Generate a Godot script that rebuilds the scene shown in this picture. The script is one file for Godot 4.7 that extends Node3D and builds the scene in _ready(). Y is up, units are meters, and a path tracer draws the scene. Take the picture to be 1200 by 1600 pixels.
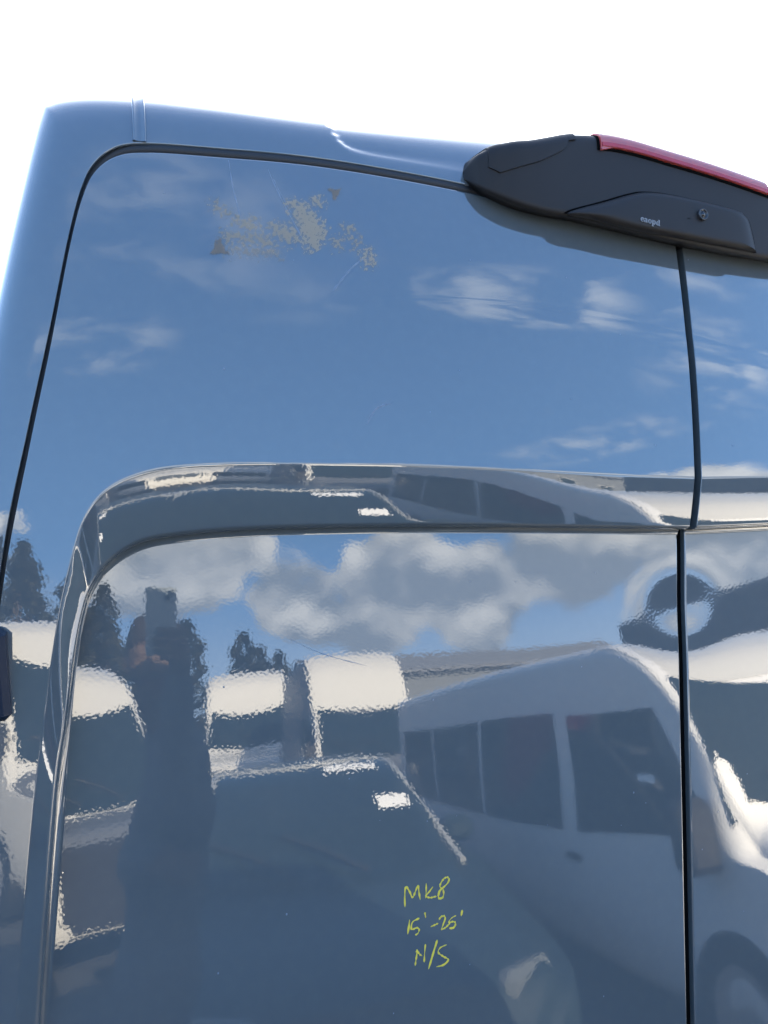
extends Node3D
# A parked grey-blue panel van seen close up from behind; its glossy rear doors mirror the yard,
# the vehicles, the sky and the person who holds the phone.

const EYE := Vector3(-0.71910, 1.85, 0.0)

# ---------------------------------------------------------------- mesh helpers
class Acc:
	var v := PackedVector3Array()
	var n := PackedVector3Array()
	var uv := PackedVector2Array()
	var c := PackedColorArray()
	var idx := PackedInt32Array()
	var tint := Color(1, 1, 1)
	# rows of points -> smooth sheet; normals look away from ref (or along ref when along is true)
	func grid(rows: Array, ref: Vector3, along := false) -> void:
		var nr := rows.size()
		var nc: int = rows[0].size()
		var base := v.size()
		var vote := 0.0
		var normals := PackedVector3Array()
		for r in nr:
			var row: PackedVector3Array = rows[r]
			var up: PackedVector3Array = rows[maxi(r - 1, 0)]
			var dn: PackedVector3Array = rows[mini(r + 1, nr - 1)]
			var closed := row[0].distance_squared_to(row[nc - 1]) < 1e-10
			for k in nc:
				var k0 := k - 1
				var k1 := k + 1
				if k0 < 0: k0 = nc - 2 if closed else 0
				if k1 >= nc: k1 = 1 if closed else nc - 1
				var q := (dn[k] - up[k]).cross(row[k1] - row[k0])
				var l := q.length()
				if l > 1e-14:
					q /= l
				elif normals.size() > 0:
					q = normals[normals.size() - 1]
				normals.push_back(q)
				vote += q.dot(ref if along else row[k] - ref)
				v.push_back(row[k])
				uv.push_back(Vector2(row[k].x, row[k].y))
				c.push_back(tint)
		var flip := vote < 0.0
		for q in normals:
			n.push_back(-q if flip else q)
		for r in nr - 1:
			for k in nc - 1:
				var a := base + r * nc + k
				var b := a + nc
				if flip:
					idx.append_array(PackedInt32Array([a, b, b + 1, a, b + 1, a + 1]))
				else:
					idx.append_array(PackedInt32Array([a, b + 1, b, a, a + 1, b + 1]))
	func tri(p: Vector3, q: Vector3, s: Vector3, ref: Vector3, along := false) -> void:
		var m := (q - p).cross(s - p).normalized()
		if m.dot(ref if along else (p + q + s) / 3.0 - ref) < 0.0:
			var h := q
			q = s
			s = h
			m = -m
		var base := v.size()
		for w in [p, q, s]:
			v.push_back(w); n.push_back(m); uv.push_back(Vector2(w.x, w.y)); c.push_back(tint)
		idx.append_array(PackedInt32Array([base, base + 2, base + 1]))
	func quad(a: Vector3, b: Vector3, d: Vector3, e: Vector3, ref: Vector3, along := false) -> void:
		tri(a, b, d, ref, along)
		tri(a, d, e, ref, along)
	func box(o: Vector3, size: Vector3, ch := 0.01, turn := Basis()) -> void:
		var h := size / 2.0
		ch = minf(ch, minf(h.x, minf(h.y, h.z)) * 0.8)
		var P := func(s: Vector3, ax: int) -> Vector3:
			var p := Vector3(s.x * (h.x - ch), s.y * (h.y - ch), s.z * (h.z - ch))
			p[ax] = s[ax] * h[ax]
			return o + turn * p
		for ax in 3:
			var b := (ax + 1) % 3
			var d := (ax + 2) % 3
			for s in [-1.0, 1.0]:
				var q := []
				for e in [[-1.0, -1.0], [1.0, -1.0], [1.0, 1.0], [-1.0, 1.0]]:
					var w := Vector3.ZERO
					w[ax] = s; w[b] = e[0]; w[d] = e[1]
					q.append(P.call(w, ax))
				quad(q[0], q[1], q[2], q[3], o)
				for t in [-1.0, 1.0]:
					var w0 := Vector3.ZERO
					w0[ax] = s; w0[b] = t; w0[d] = -1.0
					var w1 := w0
					w1[d] = 1.0
					quad(P.call(w0, ax), P.call(w1, ax), P.call(w1, b), P.call(w0, b), o)
		for x in [-1.0, 1.0]:
			for y in [-1.0, 1.0]:
				for z in [-1.0, 1.0]:
					var w := Vector3(x, y, z)
					tri(P.call(w, 0), P.call(w, 1), P.call(w, 2), o)
	func tube(pts: PackedVector3Array, radii: Array, sides := 10, caps := true) -> void:
		var rows := []
		var x := Vector3.ZERO
		for k in pts.size():
			var t := (pts[mini(k + 1, pts.size() - 1)] - pts[maxi(k - 1, 0)]).normalized()
			if x == Vector3.ZERO:
				x = t.cross(Vector3(0.31, 0.17, 0.93)).normalized()
			x = (x - t * x.dot(t)).normalized()
			var y := t.cross(x)
			var r: float = radii[mini(k, radii.size() - 1)]
			var row := PackedVector3Array()
			for s in sides + 1:
				var a := TAU * (s % sides) / sides
				row.push_back(pts[k] + (x * cos(a) + y * sin(a)) * r)
			rows.append(row)
		var mid := Vector3.ZERO
		for k in rows.size():
			mid = pts[k]
		var base := n.size()
		grid(rows, mid)
		# orient by the tube's own axis
		var m0 := n[base].dot(v[base] - pts[0])
		if m0 < 0.0:
			for q in range(base, n.size()): n[q] = -n[q]
			var i0 := idx.size() - (rows.size() - 1) * sides * 6
			for q in range(i0, idx.size(), 3):
				var h := idx[q + 1]
				idx[q + 1] = idx[q + 2]
				idx[q + 2] = h
		if caps:
			for e in [0, pts.size() - 1]:
				var row: PackedVector3Array = rows[e]
				var inner := pts[1] if e == 0 else pts[pts.size() - 2]
				for s in sides:
					tri(pts[e], row[s], row[s + 1], inner)
	# profile of (radius, height along axis)
	func lathe(profile: PackedVector2Array, o: Vector3, axis: Vector3, sides := 24) -> void:
		axis = axis.normalized()
		var x := axis.cross(Vector3(0.3, 0.9, 0.2)).normalized()
		var y := axis.cross(x)
		var rows := []
		var mean := 0.0
		for p in profile:
			mean += p.y / profile.size()
			var row := PackedVector3Array()
			for s in sides + 1:
				var a := TAU * (s % sides) / sides
				row.push_back(o + axis * p.y + (x * cos(a) + y * sin(a)) * p.x)
			rows.append(row)
		grid(rows, o + axis * mean)
	func mesh() -> ArrayMesh:
		var a := []
		a.resize(Mesh.ARRAY_MAX)
		a[Mesh.ARRAY_VERTEX] = v
		a[Mesh.ARRAY_NORMAL] = n
		a[Mesh.ARRAY_TEX_UV] = uv
		a[Mesh.ARRAY_COLOR] = c
		a[Mesh.ARRAY_INDEX] = idx
		var m := ArrayMesh.new()
		m.add_surface_from_arrays(Mesh.PRIMITIVE_TRIANGLES, a)
		return m

var taken := {}
var M := {}

func numbered(called: String) -> String:
	var k: int = taken.get(called, 0)
	taken[called] = k + 1
	return called if k == 0 else "%s_%03d" % [called, k]

func thing(called: String, label: String, category: String, at := Vector3.ZERO, turn := 0.0, group := "") -> Node3D:
	var o := Node3D.new()
	o.name = numbered(called)
	add_child(o, true)
	o.position = at
	o.rotation.y = turn
	o.set_meta("label", label)
	o.set_meta("category", category)
	if group: o.set_meta("group", group)
	return o

func put(called: String, acc: Acc, mat: Material, parent: Node) -> MeshInstance3D:
	var o := MeshInstance3D.new()
	o.name = called
	o.mesh = acc.mesh()
	o.material_override = mat
	parent.add_child(o, true)
	return o

func copy(o: Node3D, label: String, at: Vector3, turn := 0.0, size := 1.0) -> Node3D:
	var d: Node3D = o.duplicate()
	d.name = numbered(str(o.name).rstrip("0123456789").trim_suffix("_"))
	add_child(d, true)
	d.position = at
	d.rotation.y = turn
	d.scale = Vector3.ONE * size
	d.set_meta("label", label)
	return d

func mat(albedo: Color, rough := 0.5, spec := 0.5, metal := 0.0) -> StandardMaterial3D:
	var m := StandardMaterial3D.new()
	m.albedo_color = albedo.linear_to_srgb()
	m.roughness = rough
	m.metallic_specular = spec
	m.metallic = metal
	return m

func noise_tex(freq: float, size: int, normal := 0.0, kind := FastNoiseLite.TYPE_SIMPLEX_SMOOTH, oct := 3, ramp: Gradient = null, sd := 3) -> NoiseTexture2D:
	var f := FastNoiseLite.new()
	f.seed = sd
	f.noise_type = kind
	f.frequency = freq
	f.fractal_octaves = oct
	var t := NoiseTexture2D.new()
	t.width = size
	t.height = size
	t.seamless = true
	t.noise = f
	if normal > 0.0:
		t.as_normal_map = true
		t.bump_strength = normal
	if ramp: t.color_ramp = ramp
	return t

func ramp(stops: Array) -> Gradient:
	var g := Gradient.new()
	var off := PackedFloat32Array()
	var col := PackedColorArray()
	for s in stops:
		off.push_back(s[0]); col.push_back((s[1] as Color).linear_to_srgb())
	g.offsets = off
	g.colors = col
	return g

# Catmull-Rom through control points, t in control-point units
func cr2(p: PackedVector2Array, t: float) -> Vector2:
	var last := p.size() - 1
	t = clampf(t, 0.0, last)
	var i := mini(int(t), last - 1)
	var f := t - i
	var a := p[i - 1] if i > 0 else p[0] * 2.0 - p[1]
	var d := p[i + 2] if i + 2 <= last else p[last] * 2.0 - p[last - 1]
	return p[i].cubic_interpolate(p[i + 1], a, d, f)

# ---------------------------------------------------------------- shape of the van's rear
const T_LOW := 0.20164          # slope of the recessed lower panel
func gap_x(y: float) -> float:  # the line where the two rear doors meet
	return 0.0225 + (y - 1.80) * 0.073

func z_low(x: float, y: float) -> float:
	var dx := x - 0.008
	var dy := y - 1.640
	var dent := -0.0017 * exp(-(dx * dx / 0.0034 + dy * dy / 0.0019))
	var wave := 0.00009 * sin(x * 21.0 + 1.3 + 2.0 * sin(y * 9.0)) * sin(y * 16.0 + x * 5.0)
	return wave - 0.82126 - x * x / 22.0 - T_LOW * (y - 1.68032) + dent

func z_up(x: float, y: float) -> float:
	var t := y - 1.80
	var o := 0.0
	if t > 0.0:
		o = -(0.20345 * t + 0.5 * 0.43020 * t * t)
	else:
		var tt := maxf(t, -0.15)
		o = -(0.20345 * tt + 0.5 * 0.24076 * tt * tt) - 0.16734 * (t - tt)
	var yl := 2.039 - 0.25 * (x + 0.24) * (x + 0.24)
	var k := yl - y
	if k > 0.0:
		o += 0.055 * k * exp(-k / 0.05) * smoothstep(-0.50, -0.18, x) * (1.0 - smoothstep(0.35, 0.6, x))
	var ridge := absf(yl - y)
	if ridge < 0.006:
		o += 0.00014 * exp(-ridge * ridge / 0.0000028) * smoothstep(-0.50, -0.36, x) * (1.0 - smoothstep(-0.16, -0.02, x))
	return -0.809393 - x * x / 22.0 + o

func v2(a: Array) -> PackedVector2Array:
	return PackedVector2Array(a)

var D_PTS := v2([Vector2(0.046, 2.158), Vector2(-0.122, 2.178), Vector2(-0.313, 2.195), Vector2(-0.485, 2.201), Vector2(-0.618, 2.195), Vector2(-0.687, 2.190), Vector2(-0.723, 2.181), Vector2(-0.747, 2.159), Vector2(-0.761, 2.126), Vector2(-0.774, 2.066), Vector2(-0.792, 1.957), Vector2(-0.812, 1.848), Vector2(-0.834, 1.721), Vector2(-0.850, 1.560), Vector2(-0.866, 1.270), Vector2(-0.880, 0.60)])
var O_PTS := v2([Vector2(0.021, 1.819), Vector2(-0.156, 1.823), Vector2(-0.331, 1.829), Vector2(-0.483, 1.830), Vector2(-0.600, 1.828), Vector2(-0.669, 1.823), Vector2(-0.711, 1.812), Vector2(-0.740, 1.794), Vector2(-0.759, 1.766), Vector2(-0.771, 1.726), Vector2(-0.782, 1.675), Vector2(-0.794, 1.593), Vector2(-0.807, 1.480), Vector2(-0.823, 1.285), Vector2(-0.835, 1.05), Vector2(-0.847, 0.60)])
var I_PTS := v2([Vector2(0.012, 1.744), Vector2(-0.169, 1.748), Vector2(-0.341, 1.751), Vector2(-0.487, 1.751), Vector2(-0.584, 1.749), Vector2(-0.654, 1.744), Vector2(-0.700, 1.736), Vector2(-0.733, 1.716), Vector2(-0.752, 1.689), Vector2(-0.762, 1.656), Vector2(-0.769, 1.611), Vector2(-0.776, 1.550), Vector2(-0.785, 1.470), Vector2(-0.799, 1.273), Vector2(-0.811, 1.04), Vector2(-0.823, 0.60)])
var B_PTS := v2([Vector2(0.050, 2.323), Vector2(-0.063, 2.317), Vector2(-0.279, 2.296), Vector2(-0.454, 2.281), Vector2(-0.610, 2.277), Vector2(-0.692, 2.273), Vector2(-0.763, 2.264), Vector2(-0.803, 2.250), Vector2(-0.813, 2.231), Vector2(-0.830, 2.135), Vector2(-0.848, 2.025), Vector2(-0.868, 1.890), Vector2(-0.884, 1.745), Vector2(-0.897, 1.560), Vector2(-0.911, 1.270), Vector2(-0.920, 0.60)])

# side -1 is the left door as listed, +1 the right door: mirrored about the line where the doors meet
func curve(p: PackedVector2Array, side: int, meet := 0.0064) -> PackedVector2Array:
	var q := p.duplicate()
	q[0].x = gap_x(q[0].y) - meet
	if side > 0:
		for i in q.size():
			q[i].x = -q[i].x + 2.0 * gap_x(q[i].y) * (1.0 - smoothstep(0.05, 0.6, -q[i].x))
	return q

func span(a: float, b: float, n: int) -> PackedFloat32Array:
	var r := PackedFloat32Array()
	for i in n + 1:
		r.push_back(lerpf(a, b, float(i) / n))
	return r

func band_drop(d: float, w: float, x: float) -> float:
	# how far the bevel has fallen behind the outer skin, d metres in from the crease
	var a := 0.004
	var m := minf(d, a)
	var s := m * m * m / (a * a) - m * m * m * m / (2.0 * a * a * a)
	if d > a: s += d - a
	return s * lerpf(0.205, 0.145, smoothstep(-0.34, -0.10, x) * (1.0 - smoothstep(0.5, 0.7, x))) + 0.05 * d * d / (2.0 * w)

# the skin of one rear door, in sheets that meet at its creases
func rear_door(side: int) -> Acc:
	var acc := Acc.new()
	var D := curve(D_PTS, side)
	var O := curve(O_PTS, side)
	var I := curve(I_PTS, side)
	var last := D.size() - 1
	var fwd := Vector3(0, 0, 1)
	var ss := span(0.0, last, last * 15)
	var frame := []
	var edge := []
	var band := []
	var lip := []
	var fv := PackedFloat32Array()
	for k in 201: fv.push_back(float(k) / 200.0)
	for s in ss:
		var d2 := cr2(D, s)
		var o2 := cr2(O, s)
		var i2 := cr2(I, s)
		var inw := (o2 - d2).normalized()
		var hold := 1.0
		if s < 0.25: hold = s / 0.25   # the end at the meeting line keeps to that line
		var e2 := d2 + inw * lerpf(0.0048, 0.0085, smoothstep(6.5, 10.0, s))
		var r := 0.003
		var row := PackedVector3Array()
		for th in [-1.0, 0.0, 0.25, 0.5, 0.75, 1.0]:
			var a: float = maxf(th, 0.0) * PI / 2.0
			var q := e2 + inw * (r * (1.0 - sin(a)))
			var z := z_up(q.x, q.y) - r * (1.0 - cos(a)) - (0.0 if th >= 0.0 else 0.0)
			row.push_back(Vector3(q.x, q.y, z))
		row.remove_at(0)
		row.push_back(Vector3(e2.x, e2.y, z_up(e2.x, e2.y) - 0.022))
		edge.append(row)
		row = PackedVector3Array()
		var f2 := e2 + inw * r
		for k in fv:
			var q := f2.lerp(o2, k)
			row.push_back(Vector3(q.x, q.y, z_up(q.x, q.y)))
		frame.append(row)
		# bevel
		row = PackedVector3Array()
		var w := o2.distance_to(i2)
		var cw := minf(w * 0.25, 0.008)
		var face := w - cw
		for k in 25:
			var u := float(k) / 24.0
			var dd := face * u * u * 0.5 + face * u * 0.5
			var q := o2.lerp(i2, dd / w)
			row.push_back(Vector3(q.x, q.y, z_up(q.x, q.y) - band_drop(dd, w, q.x)))
		var zl := z_low(i2.x, i2.y) + 0.004
		for k in range(1, 13):
			var ph := float(k) / 12.0 * PI / 2.0
			var dd := face + cw * sin(ph)
			var q := o2.lerp(i2, dd / w)
			var zf := z_up(q.x, q.y) - band_drop(dd, w, q.x)
			row.push_back(Vector3(q.x, q.y, lerpf(zf, zl, 1.0 - cos(ph))))
		band.append(row)
		row = PackedVector3Array()
		var nin := (i2 - o2).normalized()
		for k in 9:
			var u := float(k) / 8.0
			var q := i2 + nin * (0.008 * u)
			row.push_back(Vector3(q.x, q.y, z_low(q.x, q.y) + 0.004 * (1.0 - u) * (1.0 - u)))
		lip.append(row)
	acc.grid(edge, Vector3(0, 1.6, -1.2))
	acc.grid(frame, fwd, true)
	acc.grid(band, fwd, true)
	acc.grid(lip, fwd, true)
	# recessed panel
	var panel := []
	for y in span(0.60, 1.765, 210):
		var row := PackedVector3Array()
		for k in 161:
			var u := float(k) / 160.0
			var x := lerpf(-0.822, gap_x(y) - 0.0086, u)
			if side > 0: x = lerpf(gap_x(y) + 0.0086, 0.79, u)
			row.push_back(Vector3(x, y, z_low(x, y)))
		panel.append(row)
	acc.grid(panel, fwd, true)
	# rounded edge beside the other door
	var line: Array[Vector3] = []
	for q in frame[0]: line.append(q)
	for q in band[0]: line.append(q)
	for y in span(1.742, 0.60, 80): line.append(Vector3(0, y, z_low(0, y)))
	var strip := []
	for q in line:
		var row := PackedVector3Array()
		var x0 := gap_x(q.y)
		for k in 5:
			var a := float(k) / 4.0 * PI / 2.0
			row.push_back(Vector3(x0 + side * (0.0064 + 0.0022 * (1.0 - sin(a))), q.y, q.z - 0.0022 * (1.0 - cos(a))))
		row.push_back(Vector3(x0 + side * 0.0064, q.y, q.z - 0.035))
		strip.append(row)
	acc.grid(strip, Vector3(side * 0.4, 1.4, -1.5))
	return acc

func ribbon(acc: Acc, pts: Array, width: float, z: Callable, lift: float) -> void:
	var pv := PackedVector2Array(pts)
	var rows := []
	var n := (pv.size() - 1) * 6
	for k in n + 1:
		var t := float(k) / 6.0
		var p := cr2(pv, t)
		var d := (cr2(pv, t + 0.05) - cr2(pv, t - 0.05)).normalized()
		var s := Vector2(-d.y, d.x) * width * (0.48 + 0.20 * sin(t * 5.0 + p.x * 900.0) + 0.10 * sin(t * 13.0 + p.y * 1500.0))
		if k == 0 or k == n: s *= 0.35
		var row := PackedVector3Array()
		for e in [-1.0, -0.5, 0.0, 0.5, 1.0]:
			var q: Vector2 = p + s * e
			row.push_back(Vector3(q.x, q.y, z.call(q.x, q.y) + lift * (1.0 - 0.8 * e * e)))
		rows.append(row)
	acc.grid(rows, Vector3(0, 0, 1), true)

func _ready() -> void:
	stage()
	materials()
	ground()
	shed()
	trees()
	panel_van()
	yard_vehicles()
	person()

# ---------------------------------------------------------------- camera, sky, sun
func stage() -> void:
	var cam := Camera3D.new()
	cam.name = "camera"
	cam.transform = Transform3D(Basis(Vector3(0.943196, 0.026072, 0.331211), Vector3(0.005136, 0.995653, -0.093001), Vector3(-0.332196, 0.089419, 0.938962)), EYE)
	cam.fov = 69.42
	cam.near = 0.05
	cam.far = 600.0
	add_child(cam)
	cam.current = true
	var sun := DirectionalLight3D.new()
	sun.name = "sun"
	sun.light_energy = 1.45
	sun.light_angular_distance = 0.5
	sun.light_color = Color(1.0, 0.94, 0.84)
	sun.shadow_enabled = true
	add_child(sun)
	sun.look_at_from_position(Vector3.ZERO, -sun_dir(), Vector3.UP)
	var e := Environment.new()
	e.background_mode = Environment.BG_SKY
	var sky := Sky.new()
	var pm := PanoramaSkyMaterial.new()
	pm.panorama = sky_picture()
	sky.sky_material = pm
	e.sky = sky
	e.tonemap_mode = Environment.TONE_MAPPER_LINEAR
	e.tonemap_exposure = 6.5
	e.sdfgi_enabled = true
	e.ssao_enabled = true
	e.ssil_enabled = true
	var w := WorldEnvironment.new()
	w.name = "daylight"
	w.environment = e
	add_child(w)

func sun_dir() -> Vector3:
	var el := deg_to_rad(22.0)
	var az := deg_to_rad(16.0)   # from straight ahead of the camera's door, towards +x
	return Vector3(sin(az) * cos(el), sin(el), -cos(az) * cos(el))

func sky_picture() -> ImageTexture:
	var w := 2048
	var h := 1024
	var img := Image.create(w, h, false, Image.FORMAT_RGBF)
	img.fill(Color(0.10, 0.10, 0.10))
	var f := FastNoiseLite.new()
	f.seed = 11
	f.noise_type = FastNoiseLite.TYPE_SIMPLEX_SMOOTH
	f.frequency = 1.0
	f.fractal_octaves = 5
	f.fractal_gain = 0.48
	var wisp := FastNoiseLite.new()
	wisp.seed = 23
	wisp.frequency = 1.0
	wisp.fractal_octaves = 4
	wisp.domain_warp_enabled = false
	# cumulus heaps: azimuth, elevation, half width, half height, weight
	var heaps := [[16.5, 11.2, 7.0, 4.8, 1.0], [7.5, 10.2, 5.0, 4.2, 1.0], [24.0, 9.6, 7.0, 4.6, 1.0], [33.0, 11.0, 9.0, 5.5, 1.0], [-4.0, 13.0, 7.0, 4.0, 0.95], [45.0, 11.0, 10.0, 6.5, 0.95], [1.0, 14.5, 5.0, 2.6, 0.7], [12.0, 8.0, 9.0, 2.6, 0.8], [-22.0, 13.0, 8.0, 5.0, 0.8], [62.0, 12.0, 12.0, 5.0, 0.8], [-50.0, 11.0, 14.0, 5.0, 0.8], [90.0, 12.0, 16.0, 5.0, 0.8], [130.0, 13.0, 16.0, 5.0, 0.8], [-100.0, 12.0, 18.0, 6.0, 0.8]]
	# thin high cloud: azimuth, elevation, half width, half height, weight, slant
	var veils := [[-4.0, 52.0, 20.0, 12.0, 0.26, 0.0], [42.0, 39.5, 22.0, 4.2, 0.62, -0.25], [38.0, 21.5, 18.0, 2.2, 0.6, 0.1], [-12.0, 37.0, 10.0, 6.0, 0.5, 0.2], [14.0, 44.0, 10.0, 4.0, 0.14, 0.3], [56.0, 27.0, 14.0, 7.0, 0.6, 0.0], [100.0, 35.0, 40.0, 14.0, 0.3, 0.0], [170.0, 50.0, 60.0, 20.0, 0.4, 0.0]]
	var sd := sun_dir()
	for r in h / 2 + 4:
		var el := PI * (0.5 - (r + 0.5) / h)
		var sy := sin(el)
		var eld := rad_to_deg(el)
		for c in w:
			var az := TAU * (0.5 - (c + 0.5) / w)     # 0 is +z, growing towards +x
			var dir := Vector3(sin(az) * cos(el), sy, cos(az) * cos(el))
			var azd := rad_to_deg(az)
			var up := clampf(sy, 0.0, 1.0)
			var k := pow(1.0 - up, 1.35)
			var col := Vector3(0.034, 0.090, 0.225).lerp(Vector3(0.142, 0.292, 0.540), k)
			# pale air low over the horizon
			col = col.lerp(Vector3(0.36, 0.45, 0.56), 0.75 * (1.0 - smoothstep(1.0, 13.0, eld)))
			# whiter towards the sun
			var cs := dir.dot(sd)
			var g := exp((cs - 1.0) * 4.5)
			col = col.lerp(Vector3(1.0, 1.0, 0.98), clampf(g * 0.85, 0.0, 1.0))
			# high thin streaks
			var veil := 0.0
			for q in veils:
				var vx: float = (azd - q[0]) / q[2]
				var vy: float = (eld - q[1] - q[5] * (azd - q[0])) / q[3]
				var e2 := vx * vx + vy * vy
				if e2 < 1.0: veil = maxf(veil, q[4] * (1.0 - e2))
			if veil > 0.0:
				var lat := 1.0 / (up + 0.3)
				var w1 := wisp.get_noise_3d(dir.x * 4.0 * lat, 1.7, dir.z * 7.0 * lat)
				var w2 := wisp.get_noise_3d(dir.x * 11.0 * lat + w1 * 1.5, 9.2, dir.z * 17.0 * lat)
				var thin := veil * smoothstep(-0.25, 0.75, w1 + 0.7 * w2)
				col = col.lerp(Vector3(0.52, 0.55, 0.58), clampf(thin, 0.0, 0.8))
			if eld < 26.0:
				var m := 0.0
				for q in heaps:
					var dx: float = (azd - q[0]) / q[2]
					var dy: float = (eld - q[1]) / q[3]
					m = maxf(m, q[4] * (1.0 - 0.8 * (dx * dx + dy * dy)))
				var p := Vector3(azd * 0.115, eld * 0.20, 3.0)
				var n0 := f.get_noise_3dv(p)
				var d := m + 0.62 * n0 - 0.12
				if eld < 9.0: d += 0.25 * f.get_noise_3dv(p * 0.6 + Vector3(40, 0, 0))
				var a := smoothstep(0.16, 0.42, d)
				if a > 0.0:
					var n1 := f.get_noise_3dv(p + Vector3(0.10, 0.42, 0.0))
					var lit := clampf(0.30 + (n0 - n1) * 1.15 - (d - 0.42) * 0.45 + (eld - 10.0) * 0.055, 0.0, 1.0)
					var cloud := Vector3(0.20, 0.235, 0.285).lerp(Vector3(0.60, 0.60, 0.585), lit)
					col = col.lerp(cloud, a * 0.96)
			img.set_pixel(c, r, Color(col.x, col.y, col.z))
	return ImageTexture.create_from_image(img)

# ---------------------------------------------------------------- materials
func materials() -> void:
	var paint := mat(Color(0.095, 0.112, 0.119), 0.015, 0.707)
	paint.clearcoat_enabled = true
	paint.clearcoat = 1.0
	paint.clearcoat_roughness = 0.01
	paint.normal_enabled = true
	paint.normal_texture = noise_tex(0.05, 512, 4.0, FastNoiseLite.TYPE_SIMPLEX_SMOOTH, 1)
	paint.normal_scale = 0.010
	paint.uv1_scale = Vector3(8.0, 8.0, 1.0)
	# faint dried run marks and dust film
	paint.albedo_texture = noise_tex(0.012, 512, 0.0, FastNoiseLite.TYPE_SIMPLEX_SMOOTH, 5, ramp([[0.0, Color(0.925, 0.93, 0.94)], [0.5, Color(0.95, 0.95, 0.955)], [0.8, Color(0.97, 0.97, 0.965)], [1.0, Color(1.0, 1.0, 0.99)]]), 31)
	M.paint = paint
	M.rubber = mat(Color(0.012, 0.012, 0.013), 0.55)
	var pl := mat(Color(0.0225, 0.0200, 0.0190), 0.48, 0.32)
	pl.normal_enabled = true
	pl.normal_texture = noise_tex(0.2, 256, 3.0)
	pl.normal_scale = 0.12
	pl.uv1_triplanar = true
	pl.uv1_scale = Vector3(20, 20, 20)
	M.plastic = pl
	M.gap = mat(Color(0.004, 0.004, 0.004), 0.9, 0.1)
	var red := mat(Color(0.62, 0.13, 0.12), 0.05, 0.7)
	red.backlight_enabled = true
	red.backlight = Color(0.9, 0.35, 0.33)
	red.clearcoat_enabled = true
	red.clearcoat = 1.0
	M.red_lens = red
	M.red_rim = mat(Color(0.36, 0.03, 0.045), 0.15)
	M.scratch = mat(Color(0.17, 0.20, 0.24), 0.5)
	M.hinge = mat(Color(0.012, 0.020, 0.036), 0.4, 0.35)
	M.badge = mat(Color(0.22, 0.22, 0.22), 0.35)
	M.highlight_pale = mat(Color(0.30, 0.31, 0.315), 0.3)  # pale tone painted in for highlights on the dark car
	M.trim = mat(Color(0.03, 0.03, 0.032), 0.25)
	M.glass_black = mat(Color(0.006, 0.006, 0.008), 0.03, 0.6)
	M.silver = mat(Color(0.45, 0.45, 0.45), 0.35, 0.5, 0.6)
	var white := mat(Color(0.56, 0.55, 0.515), 0.25, 0.5)
	white.clearcoat_enabled = true
	white.clearcoat = 0.6
	white.clearcoat_roughness = 0.1
	M.white_paint = white
	M.car_glass = mat(Color(0.010, 0.016, 0.018), 0.06, 0.4)
	M.lamp_glass = mat(Color(0.10, 0.11, 0.115), 0.2, 0.4)
	M.phone_grey = mat(Color(0.24, 0.27, 0.29), 0.3)
	M.paper = mat(Color(0.85, 0.85, 0.83), 0.8)
	M.chalk = mat(Color(0.72, 0.56, 0.07), 0.8, 0.2)

# ---------------------------------------------------------------- the van
func body_shell() -> Acc:
	var acc := Acc.new()
	for side in [-1, 1]:
		var D := curve(D_PTS, side, 0.0)
		var O := curve(O_PTS, side, 0.0)
		var B := B_PTS.duplicate()
		B[0].x = gap_x(B[0].y)
		if side > 0:
			for i in B.size():
				B[i].x = -B[i].x + 2.0 * gap_x(B[i].y) * (1.0 - smoothstep(0.05, 0.6, -B[i].x))
		var last := D.size() - 1
		var rear := []
		var edge := []
		var sides := []
		for s in span(0.0, last, last * 18):
			var d2 := cr2(D, s)
			var inw := (cr2(O, s) - d2).normalized()
			var g := d2 - inw * lerpf(0.0048, 0.0085, smoothstep(6.5, 10.0, s))
			var r := 0.003
			var b := cr2(B, s)
			var row := PackedVector3Array()
			row.push_back(Vector3(g.x, g.y, z_up(g.x, g.y) - 0.03))
			for k in 5:
				var a := float(k) / 4.0 * PI / 2.0
				var q := g - inw * (r * (1.0 - cos(a)))
				row.push_back(Vector3(q.x, q.y, z_up(q.x, q.y) - r * (1.0 - sin(a))))
			edge.append(row)
			var f := g - inw * r
			row = PackedVector3Array()
			var deep := 0.075
			for k in 41:
				var ph := float(k) / 40.0 * PI / 2.0
				var frac := pow(sin(ph), 0.62)
				var drop := deep * (1.0 - pow(maxf(cos(ph), 0.0), 0.62)) if k < 40 else deep
				var q := f.lerp(b, frac)
				var p := Vector3(q.x, q.y, z_up(q.x, q.y) - drop)
				# the pressed step where the roof edge is let in for the lamp housing
				var lx := -absf(q.x) if side < 0 else -absf(q.x - 2.0 * gap_x(q.y) * (1.0 - smoothstep(0.05, 0.6, q.x)))
				if lx > -0.468 and q.y > 2.2195:
					var ax := lx + 0.468
					var ay := q.y - 2.2195
					var dist := (ax * ay - 0.00022) / sqrt(ax * ax + ay * ay + 1e-9)
					var soft := 0.0035 + 0.10 * maxf(ax - 0.045, 0.0)
					var st := smoothstep(-soft, soft, dist)
					var nn := Vector3(0, -sin(ph), -cos(ph))
					p += nn * 0.0045 * st
				row.push_back(p)
			rear.append(row)
			var rim := row[40]
			var srow := PackedVector3Array()
			for k in 9:
				var u := float(k) / 8.0
				srow.push_back(Vector3(rim.x, rim.y - 0.01 * u, rim.z - 4.9 * u * u - 0.1 * u))
			sides.append(srow)
		acc.grid(edge, Vector3(0, 1.6, -0.9))
		acc.grid(rear, Vector3(0, 1.5, -2.0))
		acc.grid(sides, Vector3(0, 1.4, -3.0))
	return acc

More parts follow.
